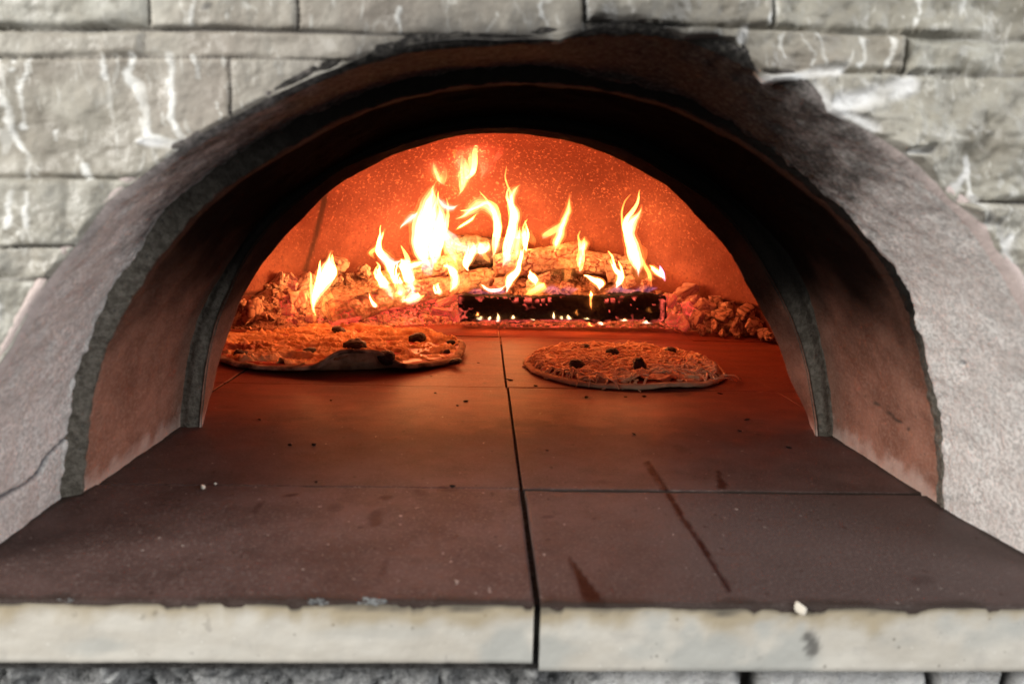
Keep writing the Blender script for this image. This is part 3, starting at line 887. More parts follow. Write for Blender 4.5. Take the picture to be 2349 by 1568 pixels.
slab(-0.60, JX, YF, G1, 0.0012, 0.0026, 1, 'left front slab with a cream edge')
slab(JX + 0.001, 0.64, YF, G1, 0.0, 0.0026, 2, 'right front slab with dark red streaks')
for r_, (a, b, zs) in enumerate(((G1, G2, (0.0, 0.0)), (G2, G3, (0.0, -0.0006)), (G3, 1.99, (0, 0.0006)))):
    for c_, (xa, xb) in enumerate(((-0.78, -0.37), (-0.37, JX - 0.002 * r_), (JX - 0.002 * r_, 0.44), (0.44, 0.84))):
        slab(xa, xb, a, b, zs[c_ % 2] - 0.0004 * (c_ == 3), 0.004 if r_ < 2 else 0.006, 10 + r_ * 4 + c_)
bed = Bag()
bed.add([(-0.7, YF + 0.006, -0.0045), (0.7, YF + 0.006, -0.0045), (0.9, 2.0, -0.0045), (-0.8, 2.0, -0.0045), (-0.7, YF + 0.006, -0.05), (0.7, YF + 0.006, -0.05)], [[0, 1, 2, 3], [4, 5, 1, 0]], soot=0.0)
o = bed.build('joint_mortar', M['grout'], hearth, False); o.matrix_parent_inverse = Matrix.Translation(-Vector(hearth.location))


# ------------------------------------------------------------------ chunks, logs, ash
def ico(sub):
    import bmesh
    bm = bmesh.new(); bmesh.ops.create_icosphere(bm, subdivisions=sub, radius=1.0)
    v = np.array([x.co[:] for x in bm.verts]); f = [[q.index for q in p.verts] for p in bm.faces]; bm.free()
    return v, f


I3, F3 = ico(4)
I2, F2 = ico(2)
I1, F1 = ico(1)


def chunk_mesh(seed, blocky=0.75, nseeds=16, sx=1.0, sy=0.75, sz=0.8):
    rs = np.random.RandomState(seed)
    v = I3.copy()
    m = np.abs(v).max(1, keepdims=True)
    v = v * (1 - blocky) + v / m * blocky * 0.85
    for _ in range(5):         # broken faces
        nrm = rs.normal(size=3); nrm /= np.linalg.norm(nrm)
        dd = v @ nrm - rs.uniform(0.45, 0.75)
        v -= np.clip(dd, 0, None)[:, None] * nrm
    sd = rs.normal(size=(nseeds, 3)); sd /= np.linalg.norm(sd, axis=1)[:, None] / 0.95
    d1, d2, ix = cells(v + 0.12 * np.stack([vnoise(v, 3, seed + k) for k in range(3)], 1), sd)
    crk = 1 - sst(0.02, 0.16, d2 - d1)
    off = rs.uniform(-0.07, 0.07, nseeds)[ix]
    v = v * (1 + off * (1 - crk) - 0.10 * crk + 0.07 * fbm(v, 3.2, 4, seed))[:, None]
    v *= np.array([sx, sy, sz])
    me = bpy.data.meshes.new('coal'); me.from_pydata(v.tolist(), [], F3)
    me.materials.append(M['coal'])
    a = me.attributes.new('crack', 'FLOAT', 'POINT'); a.data.foreach_set('value', crk.astype(np.float32))
    me.polygons.foreach_set('use_smooth', np.ones(len(me.polygons), bool))
    return me


CH = [chunk_mesh(s, 0.55 + 0.1 * (s % 4), 10 + 3 * (s % 5), 1.0 + 0.10 * (s % 3), 0.85, 0.75 + 0.08 * (s % 4)) for s in range(10)]


def front_edge(x):
    pts = np.array([(535, 752), (600, 752), (700, 748), (820, 748), (950, 744), (1050, 742), (1200, 748), (1380, 748), (1520, 750), (1600, 758), (1700, 770), (1790, 776)], float)
    w = np.array([fl(*p) for p in pts])
    return np.interp(x, w[:, 0], w[:, 1])


HT = np.array([(-0.60, 0.07), (-0.53, 0.095), (-0.45, 0.11), (-0.34, 0.115), (-0.2, 0.12), (0.0, 0.125), (0.2, 0.125), (0.33, 0.115), (0.40, 0.100), (0.47, 0.085), (0.53, 0.066), (0.60, 0.045)])


def heap(x, y):
    hm = np.interp(x, HT[:, 0], HT[:, 1])
    run = np.interp(x, [-0.45, -0.33, 0.34, 0.44], [0.13, 0.28, 0.28, 0.13])
    return hm * sst(0.0, 1.0, (y - front_edge(x) + 0.01) / run) ** 0.8


GLOW = [(z1(950, 1320), 40, 1.6), (z1(780, 1330), 22, 1.2), (z1(1200, 1230), 45, 1.3), (z1(1400, 1260), 60, 1.5), (z1(1600, 1230), 55, 1.5), (z1(1650, 1290), 30, 1.5), (z1(600, 1080), 14, 1.0),
        (z1(600, 1270), 22, 1.1), (z1(560, 1210), 18, .7), ((1528, 700), 26, 1.6), ((1545, 735), 28, 1.5), (z2(1520, 860), 22, 1.7), (z2(1390, 960), 30, 1.2), ((1300, 748), 200, .9), ((1100, 748), 90, .8), ((690, 655), 12, .7)]


def glow_at(p):
    px, py = proj(p)
    g = 0.0
    for (gx, gy), rr, s in GLOW:
        ry = rr if rr < 80 else 12
        g = np.maximum(g, s * np.exp(-(((px - gx) / rr) ** 2 + ((py - gy) / ry) ** 2) * 1.1))
    return g


xs = np.linspace(-0.60, 0.64, 330); ys = np.linspace(1.44, 1.98, 150)
X, Y = np.meshgrid(xs, ys, indexing='ij')
V = np.stack([X, Y, np.zeros_like(X)], -1).reshape(-1, 3)
inside = np.hypot(V[:, 0] - DX, V[:, 1] - DY) < DR + 0.01
V[:, 2] = heap(V[:, 0], V[:, 1]) * 0.86 + (fbm(V, 30, 4, 3) * 0.007 + fbm(V, 90, 3, 5) * 0.003) * sst(-0.03, 0.04, V[:, 1] - front_edge(V[:, 0])) - 0.004 * (1 - sst(-0.06, 0.0, V[:, 1] - front_edge(V[:, 0]))) + 0.001
fa = gridf(330, 150)
ash = link('ash_bed', V, fa[inside[fa].all(1)], M['ash'], None, dict(glow=glow_at(V) * 1.35))
tag(ash, 'sloping bed of grey ash and cinders under the burning wood', 'ash', kind='stuff')

crumbs = Bag()
rs = np.random.RandomState(5)
for i in range(1500):
    x = rs.uniform(-0.56, 0.58)
    yf = front_edge(x)
    y = yf + abs(rs.normal()) * 0.10 - 0.018 + (rs.uniform(-0.05, 0) if rs.rand() < 0.05 else 0)
    if math.hypot(x - DX, y - DY) > DR - 0.015: continue
    s = rs.uniform(0.002, 0.0065) * (1.3 if y > yf + .03 else 0.8)
    if y < yf - 0.03: s *= 0.6
    v = I1 * (1 + rs.uniform(-0.3, 0.3, (len(I1), 1))) * s * np.array([1.2, 1, 0.8])
    p = np.array([x, y, max(heap(x, y) * 0.87, 0.0) + s * 0.4])
    crumbs.add(v + p, F1, glow=float(glow_at(p)) * rs.uniform(0, 1.6), crack=0.0)
o = crumbs.build('cinders', M['ash'], None, False)
tag(o, 'loose cinders and ash crumbs strewn along the foot of the fire', 'cinders', kind='stuff')


def coal(p, s, rot, label, group, var=None, sc=(1, 1, 1), glow=None):
    me = CH[(var if var is not None else rs.randint(10))]
    o = bpy.data.objects.new('coal', me); COL.objects.link(o)
    o.location = p; o.rotation_euler = rot; o.scale = (s * sc[0], s * sc[1], s * sc[2])
    o['glow'] = 0.64 * float(glow if glow is not None else glow_at(np.array(p)) * rs.uniform(0.2, 1.4))
    tag(o, label, 'coal', group)
    return o


ZONES = [((-0.57, -0.37), 52, 'pale ash covered coal in the crumbled heap at the left end of the fire', 'coals heaped at the left end'),
         ((-0.36, -0.05), 24, 'pale blocky coal piled behind the long grey log on the left', 'coals behind the left log'),
         ((0.0, 0.38), 40, 'cracked pale coal in the pile behind the black log', 'coals behind the black log'),
         ((0.385, 0.60), 84, 'rounded ash coated coal in the low heap right of the black log', 'coals heaped at the right end')]
for (xa, xb), cnt, lab, grp in ZONES:
    placed = []
    tries = 0
    while len(placed) < cnt and tries < 4000:
        tries += 1
        x = rs.uniform(xa, xb); yf = front_edge(x)
        y = yf + rs.uniform(0.0, 0.25)
        if lab.startswith('pale blocky') : y = yf + rs.uniform(0.15, 0.28)
        if lab.startswith('cracked'): y = yf + rs.uniform(0.10, 0.30)
        s = rs.uniform(0.009, 0.020)
        if math.hypot(x - DX, y - DY) > DR - s - 0.012: continue
        if any(math.hypot(x - a, y - b) < 0.75 * (s + c) for a, b, c in placed): continue
        placed.append((x, y, s))
        coal((x, y, heap(x, y) * 0.88 + s * 0.45), s, tuple(rs.uniform(-0.5, 0.5, 2)) + (rs.uniform(0, 6.3),), lab, grp)
for i in range(46):
    x = rs.uniform(-0.33, 0.0); y = front_edge(x) + rs.uniform(0.005, 0.07); s = rs.uniform(0.006, 0.0125)
    coal((x, y, heap(x, y) * 0.85 + s * 0.5), s, tuple(rs.uniform(0, 6, 3)), 'small glowing red ember under the long grey log on the left', 'embers under the left log', glow=rs.uniform(0.25, 1.4) if rs.rand() < .7 else .1)
for i in range(40):
    x = rs.uniform(0.0, 0.40); y = front_edge(x) + rs.uniform(-0.004, 0.018); s = rs.uniform(0.004, 0.008)
    coal((x, y, s * 0.5), s, tuple(rs.uniform(0, 6, 3)), 'tiny red ember lying along the foot of the black log', 'embers along the foot of the black log', glow=rs.uniform(0.2, 1.5) if rs.rand() < .75 else .05)
# coals large enough to tell apart
BIG = [(578, 712, 1.57, 0.030, 3, (1, 1, 1.05), 'large rounded ash grey coal at the far left foot of the fire', .02), (553, 700, 1.60, 0.017, 5, (1, 1, 1), 'small pale coal leaning on the chamber wall at far left', 0),
       (705, 650, 1.68, 0.024, 1, (0.85, 0.8, 1.6), 'upright cracked white coal left of the tall left flame', .15), (690, 690, 1.63, 0.022, 2, (1, .8, 1.2), 'crumbling white coal below the upright cracked coal', .25),
       (640, 640, 1.66, 0.018, 4, (1, .8, 1.3), 'pale knobbly coal next to the leaning dark stick', .03), (777, 612, 1.78, 0.027, 7, (1.1, 1, 1), 'wedge shaped pale coal behind the tall left flame', 0),
       (775, 645, 1.75, 0.020, 8, (1, 1, 1), 'pale coal resting below the wedge shaped coal', 0), (835, 620, 1.78, 0.022, 9, (1.1, .8, 1), 'upright split coal behind the left end of the grey log', .05),
       (1405, 625, 1.76, 0.022, 6, (.8, .8, 1.3), 'upright pale coal behind the right half of the black log', .05), (1440, 650, 1.70, 0.018, 2, (1, 1, 1), 'pale coal on the right end of the black log', .1),
       (1480, 655, 1.70, 0.019, 3, (1.1, 1, 1), 'rounded pale coal above the right corner of the black log', .05), (1575, 672, 1.68, 0.026, 5, (1.1, 1, .9), 'large pale coal topping the heap right of the black log', .15),
       (1575, 705, 1.63, 0.018, 0, (1, 1, 1.1), 'glowing red coal in the heap right of the black log', 1.7), (1540, 690, 1.62, 0.018, 6, (1, .8, 1.1), 'pinkish glowing coal touching the right end of the black log', .9),
       (1545, 735, 1.60, 0.017, 8, (1, .8, 1.2), 'red edged coal on the floor by the black log end', 1.0), (1710, 720, 1.56, 0.024, 7, (1, 1, .9), 'round ash coated coal near the right chamber wall', 0),
       (1660, 720, 1.58, 0.024, 4, (1, 1, 1), 'lumpy ash coated coal at the middle of the right heap', 0), (1618, 700, 1.62, 0.024, 1, (1, 1, .9), 'broad pale coal between red coal and right heap', .1),
       (1765, 770, 1.50, 0.013, 9, (1.3, 1, .8), 'small crumbly coal at the far right tip of the heap', 0), (1250, 640, 1.74, 0.021, 5, (1.2, .8, .9), 'blocky orange coal above the middle of the black log', .2),
       (1215, 655, 1.70, 0.018, 2, (1.1, .8, 1), 'square cracked coal above the left half of the black log', .2), (1300, 660, 1.70, 0.019, 3, (1.2, 1, .8), 'flat pale coal lying over the centre of the black log', .1),
       (1150, 650, 1.72, 0.018, 8, (.9, .8, 1.2), 'pale coal between the grey log and the black log', .3), (1045, 725, 1.58, 0.016, 0, (.9, .8, 1.2), 'reddish coal at the left end of the black log', 1.0),
       (1015, 715, 1.58, 0.020, 6, (1.6, .8, .6), 'flat glowing pink coal left of the black log', 1.2), (1025, 690, 1.60, 0.017, 4, (1.4, .8, .7), 'flat red coal stacked over the glowing pink coal', 1.0)]
for (px_, py_, Y_, s, var, sc, lab, gl) in BIG:
    coal(tuple(at(px_, py_, Y_)), s, (rs.uniform(-.5, .5), rs.uniform(-.5, .5), rs.uniform(-1.5, 1.5)), lab, None, var, sc, gl)
for px_, py_, Y_, s in ((1690, 748, 1.555, .018), (1728, 752, 1.53, .018), (1752, 764, 1.515, .014), (1722, 734, 1.56, .017), (1640, 748, 1.57, .017), (1608, 756, 1.575, .015), (1602, 728, 1.60, .018), (1672, 702, 1.60, .018),
                       (1640, 690, 1.63, .020), (1700, 728, 1.575, .014), (1775, 772, 1.50, .009), (1740, 742, 1.545, .013), (1660, 765, 1.55, .011), (1625, 722, 1.60, .016), (1590, 690, 1.65, .018), (1570, 745, 1.585, .015), (1690, 768, 1.535, .010)):
    coal(tuple(at(px_, py_, Y_)), s, tuple(rs.uniform(-1.5, 1.5, 3)), ZONES[3][2], ZONES[3][3], None, (1, 1, .95))


def log(name, label, p0, p1, r0, r1, mat, seed, cell=(0.022, 0.016), depth=0.004, square=0.3, nu=190, nv=84, sag=0.0, glowf=None, darkf=None):
    p0, p1 = np.array(p0, float), np.array(p1, float)
    L = np.linalg.norm(p1 - p0)
    root = Vector((p0 + p1) / 2)
    x = (p1 - p0) / L
    yv = np.cross((0, 0, 1.0), x); yv /= np.linalg.norm(yv); zv = np.cross(x, yv)
    cap = 7
    s = np.concatenate([np.zeros(cap), np.linspace(0, 1, nu), np.ones(cap)])
    cr = np.concatenate([np.linspace(0.02, 0.97, cap), np.ones(nu), np.linspace(0.97, 0.02, cap)])
    ph = np.linspace(0, 2 * np.pi, nv, endpoint=False)
    S, PH = np.meshgrid(s, ph, indexing='ij'); CR = np.repeat(cr[:, None], nv, 1)
    rad = (r0 + (r1 - r0) * S)
    sq = 1 / np.maximum(np.abs(np.cos(PH)), np.abs(np.sin(PH)))
    rad = rad * (1 - square + square * np.minimum(sq, 1.28) * 0.9)
    Q = np.stack([(S - 0.5) * L, rad * np.cos(PH) * CR, rad * np.sin(PH) * CR], -1).reshape(-1, 3)
    r_ = np.random.RandomState(seed)
    par = np.stack([(S * L).reshape(-1) / cell[0], (PH * (r0 + r1) / 2).reshape(-1) / cell[1]], 1)
    na, nb = int(L / cell[0]) + 3, int(2 * np.pi * (r0 + r1) / 2 / cell[1]) + 2
    sd = np.array([(i + (0.5 if j % 2 else 0) + r_.uniform(-.5, .5) - 1, j + r_.uniform(-.42, .42) - .5) for i in range(na) for j in range(nb + 1)])
    d1, d2, ix = cells(par + 0.12 * np.stack([fbm(Q, 90, 2, seed), fbm(Q, 90, 2, seed + 4)], 1), sd, True)
    crk = (1 - sst(0.02, 0.15, d2 - d1)) * np.clip(0.55 + 1.1 * fbm(Q, 30, 3, seed + 6), 0.05, 1)
    side = (CR.reshape(-1) > 0.99)
    crk = np.where(side, crk, 0.3 * (vnoise(Q, 120, seed) > 0.2))
    disp = -crk * depth + r_.uniform(-0.3, 0.3, len(sd))[ix] * depth + fbm(Q, 22, 4, seed + 1) * r0 * 0.16 + fbm(Q, 120, 3, seed + 2) * 0.0012
    dirv = np.stack([np.zeros_like(PH), np.cos(PH), np.sin(PH)], -1).reshape(-1, 3)
    Q = Q + dirv * disp[:, None] * np.minimum(1, CR.reshape(-1) * 1.2)[:, None]
    endn = (CR.reshape(-1) < 0.99)
    Q[:, 0] += np.where(endn, fbm(Q, 60, 3, seed + 7) * 0.004, 0)
    Q[:, 2] += sag * (np.abs(S.reshape(-1) - 0.5) * 2) ** 2
    Wd = np.array(root) + Q[:, :1] * x + Q[:, 1:2] * yv + Q[:, 2:] * zv
    at_ = dict(crack=crk, glow=np.zeros(len(Q)), dark=np.zeros(len(Q)), ash=np.zeros(len(Q)))
    if glowf: at_['glow'] = glowf(Wd, Q, crk, ix, r_)
    if darkf: at_['dark'] = darkf(Wd, Q)
    o = link(name, Wd - np.array(root), gridf(nu + 2 * cap, nv, flip=True).tolist(), mat, None, at_)
    # close the wrap
    o.location = root
    tag(o, label, 'log')
    return o


# gridf wraps along u, logs need the ring closed along v: rebuild faces here
def ring_faces(nu, nv):
    f = []
    for i in range(nu - 1):
        for j in range(nv):
            k = (j + 1) % nv
            f.append([i * nv + j, (i + 1) * nv + j, (i + 1) * nv + k, i * nv + k])
    return f


_gridf = gridf
def gridf(nu, nv, wrap_u=False, mask=None, flip=False, ring=False):
    if ring: return np.array(ring_faces(nu, nv))
    return _gridf(nu, nv, wrap_u, mask, flip)


_src = log
import types
def _patched(*a, **k):
    global gridf
    keep_ = gridf
    gridf = lambda nu, nv, **kw: np.array(ring_faces(nu, nv))
    try: return _src(*a, **k)
    finally: gridf = keep_


log = _patched


def black_glow(Wd, Q, crk, ix, r_):
    px, py = proj(Wd)
    fr = (Wd[:, 1] < Wd[:, 1].min() + 0.05)
    top = np.exp(-((py - (686 + 0.003 * (px - 1050))) / 4.5) ** 2) * (r_.uniform(0, 1, 4000)[ix] > 0.62) * (np.sin(px * 0.33 + 3 * np.sin(px * 0.05)) > -0.2)
    bot = np.exp(-((py - 736) / 2.4) ** 2) * 0.9 * np.clip(0.5 + 1.2 * fbm(Wd, 40, 2, 5), 0, 1)
    ends = (np.exp(-((px - 1055) / 5) ** 2) * 0.6 + np.exp(-((px - 1519) / 4) ** 2) * 0.8) * (vnoise(Wd, 120, 3) > 0.0)
    sp = (vnoise(Wd, 190, 6) > 0.86) * 0.9
    return np.clip((top * 1.5 + bot + ends + sp + crk * 0.7 * (fbm(Wd, 26, 2, 4) > 0.28)) * fr, 0, 3) * np.where(Wd[:, 1] > 1.70, 0, 1)


b0, b1 = at(1052, 708, 1.625), at(1520, 704, 1.625)
log('charred_log', 'squared black charred log with glowing edges lying across the fire front', b0, b1, 0.030, 0.033, M['char'], 3, (0.03, 0.025), 0.0022, 0.66, glowf=black_glow)


def under(thr, s):
    def f(Wd, Q, crk, ix, r_):
        return crk * np.clip(glow_at(Wd), 0, 2) * s + (Q[:, 2] < -thr) * 0.8 * np.clip(0.4 + vnoise(Wd, 50, 3), 0, 1)
    return f


log('ashen_log', 'long grey cracked log sloping up from the left end of the fire', at(752, 714, 1.62), at(1120, 634, 1.76), 0.031, 0.024, M['ashlog'], 5, (0.024, 0.013), 0.005, 0.35, sag=-0.006,
    glowf=under(0.020, 0.8), darkf=lambda Wd, Q: sst(0.1, 0.35, fbm(Wd, 22, 3, 8)) * sst(0.006, 0.018, Q[:, 2]) * 0.85)
log('ashen_log', 'thick cracked pale log stub behind the middle flames', at(1135, 612, 1.82), at(1322, 585, 1.84), 0.028, 0.035, M['ashlog'], 6, (0.032, 0.013), 0.0045, 0.5, glowf=lambda W_, Q, c, i, r: c * 0.25)
log('ashen_log', 'pale cracked log stub at the right of the fire back', at(1328, 598, 1.84), at(1450, 612, 1.80), 0.032, 0.024, M['ashlog'], 7, (0.028, 0.012), 0.0045, 0.45, glowf=lambda W_, Q, c, i, r: c * 0.2)
log('burnt_log', 'dark rounded log at the back behind the arching flame', at(1022, 572, 1.88), at(1196, 575, 1.87), 0.036, 0.034, M['ashlog'], 8, (0.026, 0.02), 0.004, 0.1,
    darkf=lambda Wd, Q: 0.35 + 0.6 * sst(0.0, 0.3, fbm(Wd, 20, 3, 4)))
log('wood_stick', 'short dark stick leaning on the left chamber wall', at(566, 690, 1.63), at(622, 636, 1.70), 0.013, 0.015, M['ashlog'], 9, (0.03, 0.02), 0.002, 0.2, nu=60, nv=40, darkf=lambda Wd, Q: np.full(len(Q), 0.7))
log('ashen_log', 'crumbling grey log piece under the brightest flame', at(930, 625, 1.80), at(1060, 602, 1.84), 0.024, 0.026, M['ashlog'], 12, (0.02, 0.014), 0.005, 0.4, nu=90, nv=60, glowf=lambda W_, Q, c, i, r: c * 0.3)


# ------------------------------------------------------------------ pizzas
def pizza(label, cx, cy, a, b, melt, seed, curl):
    root = thing('pizza', label, 'pizza', (cx, cy, 0.0))
    nth, nr = 260, 90
    th = np.linspace(0, 2 * np.pi, nth, endpoint=False)
    wob = 1 + 0.018 * np.sin(3 * th + seed) + 0.012 * np.sin(5 * th + 2 * seed) + 0.006 * np.sin(11 * th)

    def lift(TH, rr):            # how far the rim has risen off the stone
        d = np.angle(np.exp(1j * (TH - math.radians(-73))))
        e = 0.025 * curl * np.exp(-(d / 0.25) ** 4) * sst(0.80, 1.0, rr) + 0.006 * curl * sst(0.7, 1, rr)
        return e + 0.003 * curl * np.sin(4 * TH + 1) * sst(0.7, 1, rr)

    def place(TH, rr, z):
        k = wob_f(TH)
        pull = 1 - 0.06 * (lift(TH, rr) / 0.03)
        return np.stack([a * k * rr * pull * np.cos(TH), b * k * rr * pull * np.sin(TH), z + lift(TH, rr)], -1)

    def wob_f(TH): return np.interp(np.mod(TH, 2 * np.pi), np.append(th, 2 * np.pi), np.append(wob, wob[0]))
    thick = 0.006
    # crust: profile from the centre top over the rim to the underside
    prof = [(0.0, thick), (0.5, thick), (0.85, thick), (0.90, thick + 0.0015), (0.94, thick + 0.0022), (0.97, thick + 0.0022), (0.99, thick + 0.0012), (1.0, thick * 0.6), (0.995, thick * 0.25), (0.97, 0.001), (0.9, 0.0007), (0.8, 0.0006), (0.5, 0.0006), (0.0, 0.0006)]
    P = []
    for rr, z in prof:
        P.append(place(th, np.full(nth, rr), np.full(nth, z)))
    V = np.stack(P, 1).reshape(-1, 3)
    V[:, 2] += fbm(V, 60, 3, seed) * 0.0009 * sst(0.001, 0.004, V[:, 2])
    rrs = np.tile([p[0] for p in prof], nth); pi = np.tile(np.arange(len(prof)), nth); TH = np.repeat(th, len(prof))
    burn = np.clip(sst(0.93, 0.985, rrs) * (pi < 9) * (1.0 if melt else 0.12) * (0.75 + 0.6 * fbm(V, 35, 3, seed + 1)) + (pi > 7) * 0.45 * (fbm(V, 40, 3, 3) > 0.1), 0, 1)
    o = link('crust', V, gridf(nth, len(prof), wrap_u=True), M['crust'], root, dict(burn=burn))
    # sauce
    rr = np.linspace(0, 0.955 if not melt else 0.95, 40)
    V = np.stack([place(th, np.full(nth, q * (1 if q < .7 else 1)), np.full(nth, thick + 0.0012 + 0.003 * (q < .93))) for q in rr], 1).reshape(-1, 3)
    V[:, 2] += fbm(V, 80, 3, seed + 5) * 0.0006
    link('sauce', V, gridf(nth, 40, wrap_u=True), M['sauce'], root)

    def height(X, Y):            # cheese surface above the stone at local X, Y
        TH = np.arctan2(Y / b, X / a); q = np.hypot(X / a, Y / b) / wob_f(TH)
        p = np.stack([X, Y, np.zeros_like(X)], -1)
        if melt:
            w = (p + 0.012 * np.stack([vnoise(p, 40, 3), vnoise(p, 40, 5), p[..., 2]], -1)) * np.array([0.55, 1.3, 1])
            f1 = fbm(w, 40, 2, seed + 8, 0.45)
            h = 0.0052 * np.tanh(2.4 * f1) + 0.0054 * (1 - 2.2 * np.abs(vnoise(w, 100, 4))) + 0.0030 * np.abs(fbm(p, 150, 2, 6)) + 0.0020 * fbm(p, 14, 2, 3)
        else:
            h = 0.004 * fbm(p, 45, 4, seed + 4) + 0.006 * (1 - q ** 2) + 0.002
        return thick + 0.004 + np.clip(h, -0.006, 0.02) * (1 - sst(0.90, 0.97, q)) - 0.006 * sst(0.91, 0.97, q) + lift(TH, q), q
    # cheese sheet
    nr = 120
    rr = np.linspace(0, 0.965, nr)
    TH, Q = np.meshgrid(np.linspace(0, 2 * np.pi, 420, endpoint=False), rr, indexing='ij')
    jag = 1 + 0.03 * np.sin(7 * TH + seed) + 0.02 * np.sin(17 * TH) + 0.02 * np.sin(29 * TH + 2)
    Q2 = Q * np.minimum(jag * (0.985 if melt else 0.955), 1.0)
    P = place(TH, Q2, np.zeros_like(TH))
    z, q = height(P[..., 0], P[..., 1])
    P[..., 2] = z
    V = P.reshape(-1, 3)
    red = sst(0.35, 0.7, fbm(V, 22, 4, seed + 2)) * 0.5 + sst(0.90, 0.96, q.reshape(-1)) * 0.5
    if melt:
        hh = z.reshape(-1) - lift(TH, Q2).reshape(-1) - thick - 0.004
        red = np.maximum(red, (1 - sst(-0.0055, 0.0010, hh)) * 0.8)
    if not melt:
        red = np.maximum(red, (1 - sst(0.012, 0.04, np.hypot((V[:, 0] - 0.035) * 0.5, V[:, 1] + 0.145))) * 0.95)
    else:
        red = np.maximum(red, (1 - sst(0.02, 0.05, np.hypot((V[:, 0] + 0.165) * 0.7, V[:, 1] + 0.055))) * 0.9)
    ch = Bag(); ch.add(V, gridf(420, nr, wrap_u=True), red=np.clip(red, 0, 1))
    r_ = np.random.RandomState(seed)

    def strand(x, y, L, rad, ang, fall=False):
        n = 9
        tt = np.linspace(-0.5, 0.5, n)
        bend = r_.uniform(-2.2, 2.2)
        aa = ang + bend * tt
        dx = np.cumsum(np.cos(aa)) * L / n; dy = np.cumsum(np.sin(aa)) * L / n
        X, Y = x + dx - dx.mean(), y + dy - dy.mean()
        zz, q = height(X, Y)
        zz = zz + rad * 0.6 + np.abs(np.sin(np.linspace(0, np.pi * r_.randint(1, 3), n))) * r_.uniform(0, 0.004)
        zz = np.where(q > 0.98, np.maximum(rad, zz - 0.5 * (q - 0.98)), zz)
        path = np.stack([X, Y, zz], 1)
        v, f = tube(path, rad * (1 - 0.35 * np.abs(tt * 2) ** 3), 6)
        ch.add(v, f, red=0.0)
    if not melt:
        for i in range(900):
            q = math.sqrt(r_.uniform(0, 0.92)); t_ = r_.uniform(0, 2 * np.pi)
            x, y = a * q * math.cos(t_), b * q * math.sin(t_)
            if math.hypot((x - 0.035) * 0.6, y + 0.148) < 0.026 and r_.rand() < .9: continue
            strand(x, y, r_.uniform(0.014, 0.036), r_.uniform(0.0012, 0.0020), r_.uniform(0, np.pi) if r_.rand() < .4 else r_.normal(0.1, 0.5))
    else:
        for i in range(0):
            q = math.sqrt(r_.uniform(0, 0.8)); t_ = r_.uniform(0, 2 * np.pi)
            strand(a * q * math.cos(t_), b * q * math.sin(t_), r_.uniform(0.012, 0.03), r_.uniform(0.0015, 0.003), r_.normal(0.1, 0.6))
    ch.build('melted_cheese' if melt else 'shredded_cheese', M['melt' if melt else 'shred'], root)
    if not melt:               # strands hanging over the near rim
        for (sx_, sy_, ex, ey) in ((1325, 862, 1322, 886), (1352, 866, 1350, 888), (1366, 866, 1372, 880), (1395, 868, 1420, 893), (1432, 866, 1440, 884), (1664, 860, 1700, 871), (1640, 868, 1690, 874), (1258, 842, 1275, 850), (1300, 855, 1308, 868)):
            p0 = fl(sx_, sy_, 0.016); p1 = fl(ex, ey, 0.003)
            path = catmull([p0 + (0, 0.006, 0.001), p0, (p0 + p1) / 2 + (0.001, -0.004, 0.004), p1], 10) - np.array([cx, cy, 0])
            v, f = tube(path, np.linspace(0.0016, 0.0011, 10), 6)
            link('cheese_strand', v, f, M['shred'], root)
    return root, height


def olive(root, height, px, py, s, sc, rot, seed):
    p = fl(px, py, 0.020)
    lx, ly = p[0] - root.location.x, p[1] - root.location.y
    z, _ = height(np.array([lx]), np.array([ly]))
    v = I3.copy()
    rs_ = np.random.RandomState(seed)
    n = fbm(v, 2.2, 3, seed)
    wr = np.abs(vnoise(v, 4.5, seed + 2))
    v = v * (1 + 0.10 * n - 0.10 * (1 - sst(0.0, 0.25, wr)))[:, None]
    v[:, 0] *= 1 - 0.12 * v[:, 0]
    o = link('olive', v, F3, M['olive'], root)
    o.location = (lx, ly, float(z[0]) + s * sc[2] * 0.32); o.scale = tuple(s * k for k in sc); o.rotation_euler = rot
    return o


pr_, hr = pizza('paler pizza of loose shredded cheese with five wrinkled black olives', 0.236, 1.215, 0.166, 0.172, False, 3, 0.10)
for k, (x, y, s, sc, rot) in enumerate(((848, 1115, .0095, (1.05, .8, .82), (0, .05, .1)), (1032, 1165, .0105, (1.12, .8, .82), (0, .2, -.1)), (1402, 1135, .0115, (1.2, .8, .8), (0, -.35, .15)),
                                        (800, 1228, .0115, (1.15, .8, .85), (0, .45, -.2)), (1207, 1243, .0125, (1.2, .75, .8), (0.2, 1.25, .2)))):
    olive(pr_, hr, *z2(x, y), s, sc, rot, 30 + k)
pl_, hl = pizza('browner pizza of melted cheese and olives with its near rim curled up', -0.252, 1.315, 0.232, 0.212, True, 5, 1.0)
for k, (x, y, s, sc, rot) in enumerate(((1105, 100, .012, (1.15, .9, .8), (0, .4, .1)), (1245, 245, .0155, (1.3, .95, .8), (0, .12, .1)), (1765, 155, .0145, (1.15, .9, .8), (0, -.1, 0)), (1505, 360, .0125, (1.1, .9, 1.0), (0, .3, .2)),
                                        (305, 285, .0125, (1.3, .9, .75), (0, .4, 0)), (845, 245, .012, (1.2, .8, .6), (0, -.3, .3)), (955, 232, .0065, (1, .8, .8), (0, 0, 0)), (1665, 125, .0055, (1, 1, .8), (0, 0, 0)),
                                        (2010, 265, .008, (.8, .8, 1.1), (0, 0, .3)), (2085, 312, .0085, (1.3, .8, .6), (0, -.2, .2)), (2045, 225, .0065, (1.2, .8, .7), (0, 0, 0)), (1320, 330, .0065, (.9, .8, .9), (0, .3, 0)))):
    olive(pl_, hl, *z6(x, y), s, sc, rot, 50 + k)

